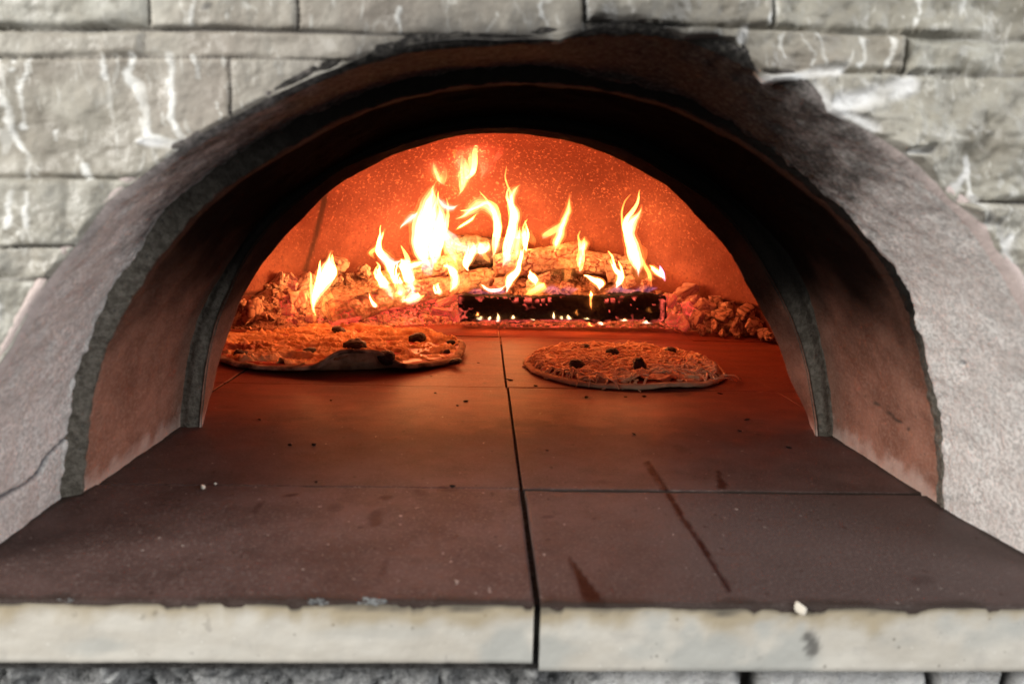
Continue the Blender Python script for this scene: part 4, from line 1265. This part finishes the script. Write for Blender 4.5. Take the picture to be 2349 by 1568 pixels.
# ------------------------------------------------------------------ small loose bits
def bit(name, label, cat, p, s, sc, mat, seed, group=None):
    v = I2 * (1 + 0.25 * fbm(I2, 2.0, 3, seed))[:, None]
    r_ = np.random.RandomState(seed)
    for _ in range(6):
        nn = r_.normal(size=3); nn /= np.linalg.norm(nn); v = v - np.clip(v @ nn - r_.uniform(.35, .7), 0, None)[:, None] * nn
    v = v * np.array(sc) * s
    o = link(name, v, F2, mat, None, dict(soot=np.zeros(len(v)), glow=np.zeros(len(v))))
    o.location = p
    tag(o, label, cat, group)
    o.rotation_euler.z = (seed * 1.7) % 3
    return o


p = fl(465, 1122); bit('crumb', 'tiny white crumb on the left slab joint near the brick jamb', 'crumb', (p[0], p[1], 0.003), 0.0028, (1.2, 1, 1), M['crumb'], 1)
p = fl(494, 1114); bit('crumb', 'speck of pale crumb beside the larger white crumb', 'crumb', (p[0], p[1], 0.002), 0.0013, (1.2, 1, 1), M['crumb'], 2)
p = at(1838, 1380, YF); bit('stone_chip', 'pale stone chip lodged on the front edge of the right slab', 'chip', (p[0], YF - 0.001, -0.001), 0.0062, (1.1, .6, .75), M['crumb'], 3)
for k, (x, y, s) in enumerate(((1168, 872, .0045), (1345, 911, .0035))):
    p = fl(x, y); bit('cinder_flake', ('dark flake of cinder lying in the centre joint between the pizzas', 'dark flake of cinder on the slab in front of the paler pizza')[k], 'flake', (p[0], p[1], 0.001), s, (1.5, 1, .35), M['char'], 5 + k)
fr = np.random.RandomState(21)
for k in range(26):
    x, y = fr.uniform(-0.3, 0.42), fr.uniform(0.62, 1.48)
    if math.hypot((x + .252) / .25, (y - 1.315) / .23) < 1 or math.hypot(x - .236, y - 1.215) < .185: continue
    bit('ash_fleck', 'tiny dark fleck of ash lying loose on the oven floor', 'fleck', (x, y, 0.0009), fr.uniform(.0014, .0034), (fr.uniform(1, 1.9), 1, .35), M['char'], 60 + k, 'ash flecks on the oven floor')
lumps = Bag()
for (x, y, s) in ((852, 1372, .0058), (868, 1376, .004), (880, 1368, .004), (836, 1374, .004), (730, 1372, .0045), (715, 1377, .0035), (745, 1376, .003), (905, 1375, .003), (655, 1380, .0022), (150, 1383, .004)):
    v = I3 * (1 + 0.45 * fbm(I3, 2.2, 4, int(x)))[:, None] * np.array((1.7, .5, .62)) * s * 0.85
    q = at(x, y, YF)
    lumps.add(v + np.array([q[0], YF + 0.002, -0.001]), F3, soot=0.0)
o = lumps.build('mortar_crust', mat_mortar('pale_mortar', (0.09, 0.09, 0.09), (0.26, 0.265, 0.26)), hearth); o.matrix_parent_inverse = Matrix.Translation(-Vector(hearth.location))

# ------------------------------------------------------------------ flames: closed bodies of glowing gas
def flame(label, Y, pts, kind='white', T=8.0, glow=0.6, group=None, base=None, wk=1.0, n=46, conv=None):
    """pts: (x, y, width) from base to tip, in the tracing frame named by conv; T = brightness seen through the thickest place"""
    q = []
    for (x, y, w) in pts:
        k = 1.0
        if conv is not None:
            sc_ = 0.34179 if conv is z1 else 0.3472
            x, y = conv(x, y); w = w * sc_
        c = at(x, y, Y); q.append((c[0], Y, c[2], w * Y / FPX * wk))
    T = T * 0.5 if T < 1.6 else (0.72 + 0.085 * T) * 0.66
    glow = glow * 0.22
    q = np.array(q)
    c = catmull(q, n)
    rs_ = np.random.RandomState(int(abs(q[0, 0] * 1e5)) % 9999)
    ph = rs_.uniform(0, 6)
    tt = np.linspace(0, 1, n)
    path = c[:, :3].copy(); path[:, 1] += 0.010 * np.sin(tt * 5 + ph)
    rad = np.clip(c[:, 3] / 2, 0.0004, None) * np.minimum(1, np.minimum(tt * 5 + 0.12, (1 - tt) * 3.6 + 0.04)) * 0.90
    root = thing('flame', label, 'flame', tuple(path[0]), group)
    wmax = 2 * rad.max()
    H = path[:, 2].max() - path[0, 2]
    def wav(v, amp):
        v[:-2] += (fbm(v[:-2], 55, 3, ph) * amp + vnoise(v[:-2], 26, ph + 3) * wmax * 0.16)[:, None] * np.array([1, 0, 0.3])
        return v
    v, f = tube(path, rad * 1.28, 16, (0, 1, 0), 0.9)
    link('flame_body', wav(v, 0.0016) - np.array(path[0]), f, flame_mat(kind, 0.36 * T / (wmax * 1.1), H, 0.9, ph), root)
    if T > 0.6:
        for sc_, tk, nm in ((0.86, 0.46, 'flame_core'), (0.46, 0.62, 'flame_heart')):
            r2 = rad * sc_ * np.clip(np.minimum(tt * 5, (1.0 - tt) * (3.2 if sc_ < .6 else 5)), 0.05, 1)
            v, f = tube(path, r2, 14, (0, 1, 0), 0.9)
            link(nm, wav(v, 0.0016) - np.array(path[0]), f, flame_mat(kind, tk * T / (wmax * sc_), H, 0.6, ph + sc_ * 3), root)
    if glow:
        v, f = tube(path + np.array([0, 0.002, 0.0]), rad * 1.5 + 0.0030, 16, (0, 1, 0), 1.0)
        link('flame_fringe', wav(v, 0.0022) - np.array(path[0]), f, flame_mat('orange' if kind != 'violet' else 'violet', glow / (wmax * 1.5 + 0.006), H, 0.8, ph + 1), root)
    if T > 0.7 and wmax > 0.009 and n > 20:
        for kk in range(2 if H < 0.09 else 3):
            u0, u1 = sorted(rs_.uniform(0.0, 1.0, 2)); u1 = min(1.0, max(u1, u0 + 0.45))
            uu = np.linspace(u0, u1, 26); m_ = np.linspace(0, 1, 26)
            wp = np.stack([np.interp(uu, tt, path[:, i]) for i in range(3)], 1)
            rw = np.interp(uu, tt, rad)
            sd = rs_.choice([-1, 1])
            wp[:, 0] += sd * rw * (0.75 + 0.9 * m_) + 0.004 * np.sin(m_ * rs_.uniform(3, 7) + ph + kk) * m_
            wp[:, 2] += m_ ** 2 * rs_.uniform(0.0, 0.35) * H
            wp[:, 1] += rs_.uniform(-0.012, 0.012)
            rr_ = (0.0009 + 0.16 * wmax * rs_.uniform(0.5, 1.1)) * np.sin(np.pi * m_ ** 0.7) ** 0.8 + 0.0003
            v, f = tube(wp, rr_, 10, (0, 1, 0), 1.0)
            link('flame_wisp', wav(v, 0.0014) - np.array(path[0]), f, flame_mat('yellow' if kk else 'orange', rs_.uniform(0.35, 0.75) / (2 * rr_.max()), H, 0.7, ph + kk), root)
    if base:
        bx = path[0] + np.array([0, 0, -0.004])
        pth = np.array([bx + (0, 0, t * (0.035 * base)) for t in np.linspace(0, 1, 10)])
        pth[:, 0] = np.interp(np.linspace(0, 1, 10), np.linspace(0, 1, n), path[:, 0] - path[0, 0]) * 0.4 + path[0, 0]
        v, f = tube(pth, np.maximum(rad.max() * 0.8, 0.004) * np.sin(np.linspace(0.25, 3.0, 10)), 12, (0, 1, 0), 1.0)
        link('flame_base', v - np.array(path[0]), f, flame_mat('violet', 0.28 / (2 * max(rad.max() * 0.8, 0.004)), 0.03), root)
    return root


A = z1; B = z2
flame('broad white flame standing alone at the left end of the grey log', 1.60, [(775, 1300, 16), (748, 1230, 34), (765, 1150, 70), (800, 1070, 96), (830, 990, 88), (845, 930, 52), (872, 860, 8)], T=11, conv=A)
flame('leaning white flame rising leftward from the middle of the grey log', 1.64, [(1268, 1180, 40), (1225, 1100, 56), (1190, 1035, 40), (1165, 975, 10)], T=9, conv=A, base=1)
flame('short white flame just right of the leaning white flame', 1.65, [(1330, 1165, 34), (1328, 1110, 38), (1314, 1035, 8)], T=8, conv=A)
flame('thin slanting flame between the leaning flame and the curl above it', 1.66, [(1298, 1115, 18), (1275, 1040, 30), (1240, 975, 30), (1205, 930, 10)], 'yellow', T=5, conv=A)
flame('curling white flame hooking left above the grey log', 1.70, [(1325, 930, 16), (1270, 950, 56), (1215, 905, 56), (1180, 850, 26), (1180, 790, 12), (1220, 715, 5)], T=8, conv=A)
flame('faint wisp curving left of the curling white flame', 1.71, [(1140, 920, 10), (1130, 880, 22), (1165, 840, 16), (1185, 770, 8)], 'orange', T=0.9, conv=A, glow=0.2)
flame('forked white flame rising from the grey log middle', 1.66, [(1412, 1165, 20), (1405, 1090, 40), (1378, 1010, 60), (1352, 945, 66), (1330, 915, 20)], T=9, conv=A, base=1)
flame('side tongue of the forked flame reaching right', 1.67, [(1370, 985, 24), (1420, 960, 36), (1470, 940, 16), (1500, 930, 5)], 'yellow', T=5, conv=A)
flame('tallest white flame in the middle of the fire', 1.74, [(1535, 1010, 12), (1490, 935, 44), (1452, 850, 78), (1456, 740, 104), (1478, 640, 104), (1506, 540, 84), (1538, 460, 76), (1565, 405, 18)], T=11, glow=1.0, conv=A, base=1)
flame('broad white flame column close right of the tallest flame', 1.76, [(1552, 960, 12), (1538, 890, 80), (1560, 780, 92), (1584, 680, 72), (1582, 600, 56), (1562, 520, 18)], T=10, glow=0.8, conv=A)
flame('yellow tongue curling right from the tallest flame', 1.76, [(1575, 500, 30), (1610, 560, 54), (1665, 578, 38), (1722, 555, 8)], 'yellow', T=3.5, conv=A)
flame('orange spur on the left flank of the tallest flame', 1.75, [(1440, 610, 40), (1390, 650, 44), (1340, 690, 16), (1318, 720, 5)], 'yellow', T=2.6, conv=A)
flame('yellow lick detached above the tallest flame', 1.80, [(1610, 420, 12), (1578, 365, 44), (1553, 320, 40), (1545, 255, 6)], 'yellow', T=2.8, conv=A)
flame('small yellow lick between the two upper licks', 1.80, [(1622, 430, 10), (1612, 380, 36), (1616, 335, 28), (1618, 285, 6)], 'yellow', T=2.2, conv=A)
flame('highest slim yellow lick near the dome crown', 1.82, [(1705, 500, 8), (1738, 440, 30), (1760, 370, 50), (1768, 290, 32), (1762, 225, 6)], 'yellow', T=4.5, conv=A)
flame('orange puff drifting high right of the slim yellow lick', 1.84, [(1790, 240, 10), (1850, 262, 36), (1925, 285, 60), (1970, 275, 36), (1990, 250, 8)], 'orange', T=1.1, conv=A, glow=0.3)
flame('faint red veil of flame rising to the mouth crown', 1.80, [(1745, 430, 40), (1775, 330, 90), (1740, 230, 110), (1760, 150, 120), (1750, 60, 120), (1760, -30, 90)], 'red', T=1.55, conv=A, glow=0)
flame('wider reddish veil of flame drifting right under the mouth crown', 1.81, [(1880, 400, 50), (1900, 300, 130), (1870, 200, 150), (1930, 110, 130), (1990, 40, 110), (2010, -30, 60)], 'red', T=1.4, conv=A, glow=0)
flame('reddish streak of flame slanting under the mouth crown', 1.78, [(1940, 280, 16), (1980, 220, 34), (2000, 150, 44), (2040, 80, 50), (2090, 20, 20)], 'red', T=1.0, conv=A, glow=0)
flame('bright yellow ball of flame right of the tallest flame', 1.78, [(1605, 700, 20), (1630, 780, 90), (1690, 835, 96), (1760, 850, 88), (1820, 835, 66), (1850, 820, 20)], 'white', T=7, glow=1.0, conv=A)
flame('white knob of flame at the end of the bright ball', 1.77, [(1830, 880, 10), (1858, 868, 62), (1860, 835, 56), (1840, 805, 16)], T=8, conv=A)
flame('white leg of flame dropping from the bright ball to the log', 1.76, [(1785, 1005, 8), (1770, 960, 36), (1790, 910, 48), (1815, 850, 50), (1815, 810, 16)], T=8, conv=A)
flame('ragged yellow flame filling below the bright ball', 1.80, [(1700, 950, 16), (1680, 900, 70), (1650, 830, 70), (1630, 760, 50), (1610, 700, 10)], 'yellow', T=2.6, conv=A)
flame('faint orange leg right of the white leg', 1.79, [(1925, 955, 8), (1900, 915, 22), (1875, 870, 24), (1865, 840, 8)], 'orange', T=1.1, conv=A, glow=0.2)
flame('arching white flame bending over like a hook', 1.80, [(1920, 920, 20), (1958, 870, 34), (1976, 790, 32), (1974, 700, 38), (1952, 620, 50), (1905, 565, 72), (1850, 550, 78), (1800, 590, 66), (1750, 630, 46), (1700, 650, 12)], T=7, glow=0.7, conv=A, n=64)
flame('thin orange thread under the arching flame', 1.81, [(1690, 728, 6), (1745, 690, 14), (1800, 655, 16), (1840, 610, 8)], 'orange', T=1.3, conv=A, glow=0.15)
flame('tall flame with a round bead at its tip', 1.78, [(300, 562, 10), (338, 530, 46), (352, 460, 74), (368, 390, 56), (380, 310, 42), (382, 240, 46), (362, 175, 34), (358, 120, 52), (385, 75, 74), (415, 45, 20)], T=6.5, glow=0.6, conv=B, n=60, base=1)
flame('orange flank on the right of the beaded flame', 1.79, [(385, 540, 20), (400, 450, 46), (408, 380, 34), (415, 320, 8)], 'yellow', T=2.4, conv=B)
flame('slender flame right beside the beaded flame', 1.80, [(460, 505, 8), (443, 450, 28), (444, 385, 40), (455, 310, 6)], 'yellow', T=4.5, conv=B)
flame('faint veil to the right of the slender flame', 1.81, [(510, 450, 20), (485, 400, 44), (470, 330, 20)], 'orange', T=0.5, conv=B, glow=0)
flame('long wavy flame forking left in front of the back wall', 1.80, [(640, 500, 20), (655, 430, 44), (690, 350, 44), (722, 265, 38), (742, 190, 36), (738, 100, 6)], 'yellow', T=3.0, conv=B)
flame('left fork of the long wavy flame', 1.81, [(565, 405, 8), (580, 385, 30), (630, 352, 34), (690, 310, 28), (715, 280, 8)], 'yellow', T=2.2, conv=B)
flame('pale pink tail under the long wavy flame', 1.78, [(690, 720, 10), (725, 640, 40), (735, 570, 50), (690, 545, 44), (655, 500, 40), (645, 450, 16)], 'orange', T=0.55, conv=B, glow=0.15)
flame('stubby round headed flame above the middle of the black log', 1.76, [(805, 628, 8), (815, 560, 26), (828, 490, 38), (834, 430, 64), (836, 388, 40)], 'yellow', T=4.5, conv=B)
flame('tall twisting white flame above the right end of the black log', 1.70, [(1205, 655, 10), (1207, 600, 46), (1190, 530, 74), (1160, 450, 70), (1136, 370, 62), (1150, 295, 68), (1190, 240, 50), (1205, 180, 6)], T=8, glow=0.7, conv=B, n=60)
flame('faint curtain of flame at the foot of the twisting white flame', 1.71, [(1120, 640, 20), (1160, 590, 70), (1190, 500, 90), (1170, 400, 60)], 'orange', T=0.6, conv=B, glow=0)
flame('thin thread of flame trailing right of the twisting flame', 1.69, [(1285, 715, 8), (1262, 640, 20), (1235, 560, 16), (1225, 500, 6)], 'orange', T=1.0, conv=B, glow=0.1)
flame('short slanting flame at the far right above the black log', 1.68, [(1368, 668, 18), (1335, 632, 34), (1300, 603, 28), (1268, 575, 8)], 'yellow', T=3.5, conv=B, base=1)
flame('small curved flame on the right half of the black log', 1.66, [(1055, 728, 22), (1068, 685, 34), (1072, 640, 32), (1040, 600, 18), (1015, 540, 5)], 'white', T=5, conv=B)
flame('small comma shaped flame over the centre right of the black log', 1.66, [(940, 745, 8), (938, 695, 38), (895, 672, 26), (848, 648, 8)], 'white', T=5, conv=B)
flame('pointed white flame over the centre of the black log', 1.64, [(528, 712, 20), (512, 672, 36), (496, 640, 24), (486, 615, 5)], T=6, conv=B)
flame('fan shaped translucent flame on top of the black log', 1.63, [(430, 775, 30), (500, 745, 80), (555, 715, 76), (580, 690, 16)], 'orange', T=1.3, conv=B, glow=0.3)
flame('curved yellow flame on the left half of the black log', 1.64, [(330, 765, 10), (335, 715, 34), (352, 665, 44), (392, 615, 28), (418, 540, 12), (425, 440, 5)], 'white', T=4.5, conv=B)
flame('thin yellow streak running left along the black log top', 1.63, [(150, 700, 8), (205, 735, 20), (275, 738, 22), (330, 710, 14)], 'yellow', T=2.4, conv=B)
flame('broad smoky orange flame slanting up at the left end of the black log', 1.66, [(5, 765, 16), (60, 700, 40), (125, 655, 64), (190, 640, 70), (215, 600, 20)], 'orange', T=0.9, conv=B, glow=0.2)
flame('hooked white flame left of the black log', 1.67, [(1655, 1145, 30), (1688, 1085, 44), (1690, 1020, 44), (1660, 975, 36), (1610, 962, 8)], T=8, conv=A)
flame('bright white flare in the embers under the grey log', 1.60, [(1345, 1190, 20), (1390, 1190, 66), (1430, 1170, 60), (1440, 1140, 10)], T=9, conv=A)
flame('small white flare between the grey log and the black log', 1.61, [(1555, 1150, 16), (1582, 1140, 46), (1580, 1110, 20), (1576, 1075, 5)], T=6, conv=A)
flame('thin spark of flame in front of the grey log', 1.58, [(1152, 1248, 26), (1150, 1232, 28), (1130, 1180, 8), (1115, 1140, 4)], T=6, conv=A)
flame('translucent flame over the cut end of the grey log', 1.585, [(860, 1320, 30), (850, 1260, 70), (840, 1190, 60), (850, 1130, 10)], 'orange', T=0.9, conv=A, glow=0.1)
flame('thin flame hanging in front of the middle of the black log', 1.575, [(884, 870, 10), (884, 830, 18), (882, 780, 18), (878, 740, 6)], 'orange', T=1.3, conv=B, glow=0.1)
for (x, y, w, h, T_) in ((270, 938, 34, 70, 8), (370, 930, 30, 75, 5), (155, 930, 44, 26, 5), (215, 930, 24, 24, 4), (505, 938, 30, 16, 6), (640, 920, 18, 60, 4), (735, 928, 34, 55, 6), (790, 900, 16, 60, 2), (855, 935, 36, 30, 8), (690, 925, 30, 14, 4), (1102, 940, 46, 22, 7), (1245, 955, 60, 20, 6),
                         (955, 965, 46, 12, 4), (880, 970, 40, 12, 3), (135, 905, 26, 30, 1.5), (1270, 880, 20, 60, .5)):
    flame('tiny flame licking along the bottom edge of the black log', 1.572, [(x, y + 8, w * 0.6), (x, y, w), (x + 2, y - h * 0.28, w * 0.5), (x + (x * 7 % 23) - 10, y - h * (0.35 + (x * 13 % 37) / 90), 3)], 'white' if T_ > 3 else 'orange', T=T_, glow=0.3, conv=B, n=18, group='tiny flames under the black log')
for lab, Y_, pts, cv in (
        ('low translucent sheet of fire joining the flames over the grey log', 1.67, [(1150, 1120, 50), (1230, 1070, 120), (1330, 1030, 150), (1430, 1010, 130), (1520, 985, 60)], A),
        ('low translucent sheet of fire around the foot of the tallest flame', 1.78, [(1400, 960, 50), (1480, 900, 150), (1580, 880, 180), (1690, 890, 160), (1790, 900, 70)], A),
        ('low translucent sheet of fire around the foot of the beaded flame', 1.80, [(250, 590, 40), (310, 540, 110), (390, 520, 130), (470, 520, 60)], B),
        ('low translucent sheet of fire under the long wavy flame', 1.79, [(600, 640, 40), (680, 600, 110), (760, 610, 110), (840, 640, 50)], B),
        ('low translucent sheet of fire around the foot of the twisting white flame', 1.69, [(1080, 690, 40), (1150, 650, 110), (1230, 640, 120), (1310, 670, 50)], B)):
    flame(lab, Y_, pts, 'orange', T=0.62, glow=0.12, conv=cv)
for (x0, x1, y, lab) in ((60, 330, 760, 'violet veil of flame over the left third of the black log top'), (560, 800, 745, 'violet veil of flame over the middle of the black log top'), (980, 1330, 745, 'violet veil of flame over the right third of the black log top')):
    flame(lab, 1.645, [(x0, y + 8, 20), (x0 + (x1 - x0) * .25, y, 44), (x0 + (x1 - x0) * .5, y + 12, 30), (x0 + (x1 - x0) * .75, y - 4, 50), (x1, y - 14, 16)], 'violet', T=0.26, glow=0.05, conv=B)

# ------------------------------------------------------------------ light
def lamp(name, typ, loc, energy, col, **kw):
    l = bpy.data.lights.new(name, typ); l.energy = energy; l.color = col
    for k, v in kw.items(): setattr(l, k, v)
    o = bpy.data.objects.new(name, l); COL.objects.link(o); o.location = loc
    return o


FIRE = (1.0, 0.13, 0.03)
for (pp, Y_, e) in ((z1(800, 1050), 1.60, 1.5), (z1(1240, 1060), 1.64, 1.0), (z1(1480, 700), 1.72, 2.8), (z1(1540, 850), 1.74, 2.2), (z1(1760, 840), 1.77, 1.8), (z1(1900, 560), 1.80, 1.1), (z2(352, 450), 1.78, 1.1), (z2(1180, 500), 1.70, 1.3),
                    (z2(840, 430), 1.76, 0.8), (z2(500, 690), 1.63, 0.6), ((1530, 612), 1.60, 2.2), ((640, 600), 1.58, 0.9)):
    lamp('fire_and_fill_light', 'POINT', at(pp[0], pp[1], Y_ - 0.075), e * 0.115, FIRE, shadow_soft_size=0.02)

for loc, e in (((0.0, 1.60, 0.40), 2.2), ((0.27, 1.44, 0.33), 2.5), ((-0.27, 1.46, 0.33), 2.3)):      # added lamps under the crown, no visible flame there, brighten pizzas and coals
    lamp('fire_and_fill_light', 'POINT', loc, e, (1.0, 0.26, 0.085), shadow_soft_size=0.06)


def aim(o, tgt):
    o.rotation_euler = (Vector(tgt) - o.location).to_track_quat('-Z', 'Y').to_euler()


k = lamp('daylight', 'AREA', (-1.80, -0.62, 0.98), 84, (1.0, 0.985, 0.95), shape='RECTANGLE', size=1.3, size_y=0.8); aim(k, (0, 0.5, 0.1))
k = lamp('daylight', 'AREA', (1.70, -0.50, 0.92), 41, (0.97, 0.985, 1.0), shape='RECTANGLE', size=1.2, size_y=0.8); aim(k, (0, 0.5, 0.1))  # fill lamp added on the right to lift the left jamb
w = bpy.data.worlds.new('World'); SC.world = w; w.use_nodes = True
bg = w.node_tree.nodes['Background']; bg.inputs[0].default_value = (0.93, 0.97, 1.0, 1); bg.inputs[1].default_value = 0.14

# ------------------------------------------------------------------ camera
cam = bpy.data.cameras.new('camera'); co = bpy.data.objects.new('camera', cam); COL.objects.link(co)
cam.sensor_width = 36.0; cam.lens = 36.0 * FPX / W0; cam.clip_start = 0.02; cam.clip_end = 50
Rm = Matrix([[R[i][j] for j in range(3)] for i in range(3)])
co.matrix_world = Matrix.Translation(Vector(CAM)) @ Rm.to_4x4()
cam.dof.use_dof = True; cam.dof.focus_distance = 1.32; cam.dof.aperture_fstop = 7.0
SC.camera = co

SC.view_settings.view_transform = 'Standard'; SC.view_settings.look = 'None'; SC.view_settings.exposure = 0; SC.view_settings.gamma = 1
SC.view_settings.use_curve_mapping = False
cy = SC.cycles
cy.use_denoising = True
try: cy.denoiser = 'OPENIMAGEDENOISE'
except Exception: pass
cy.max_bounces = 7; cy.diffuse_bounces = 4; cy.volume_step_rate = 2.0; cy.volume_max_steps = 48; cy.transparent_max_bounces = 96; cy.volume_bounces = 0
cy.sample_clamp_indirect = 4.0
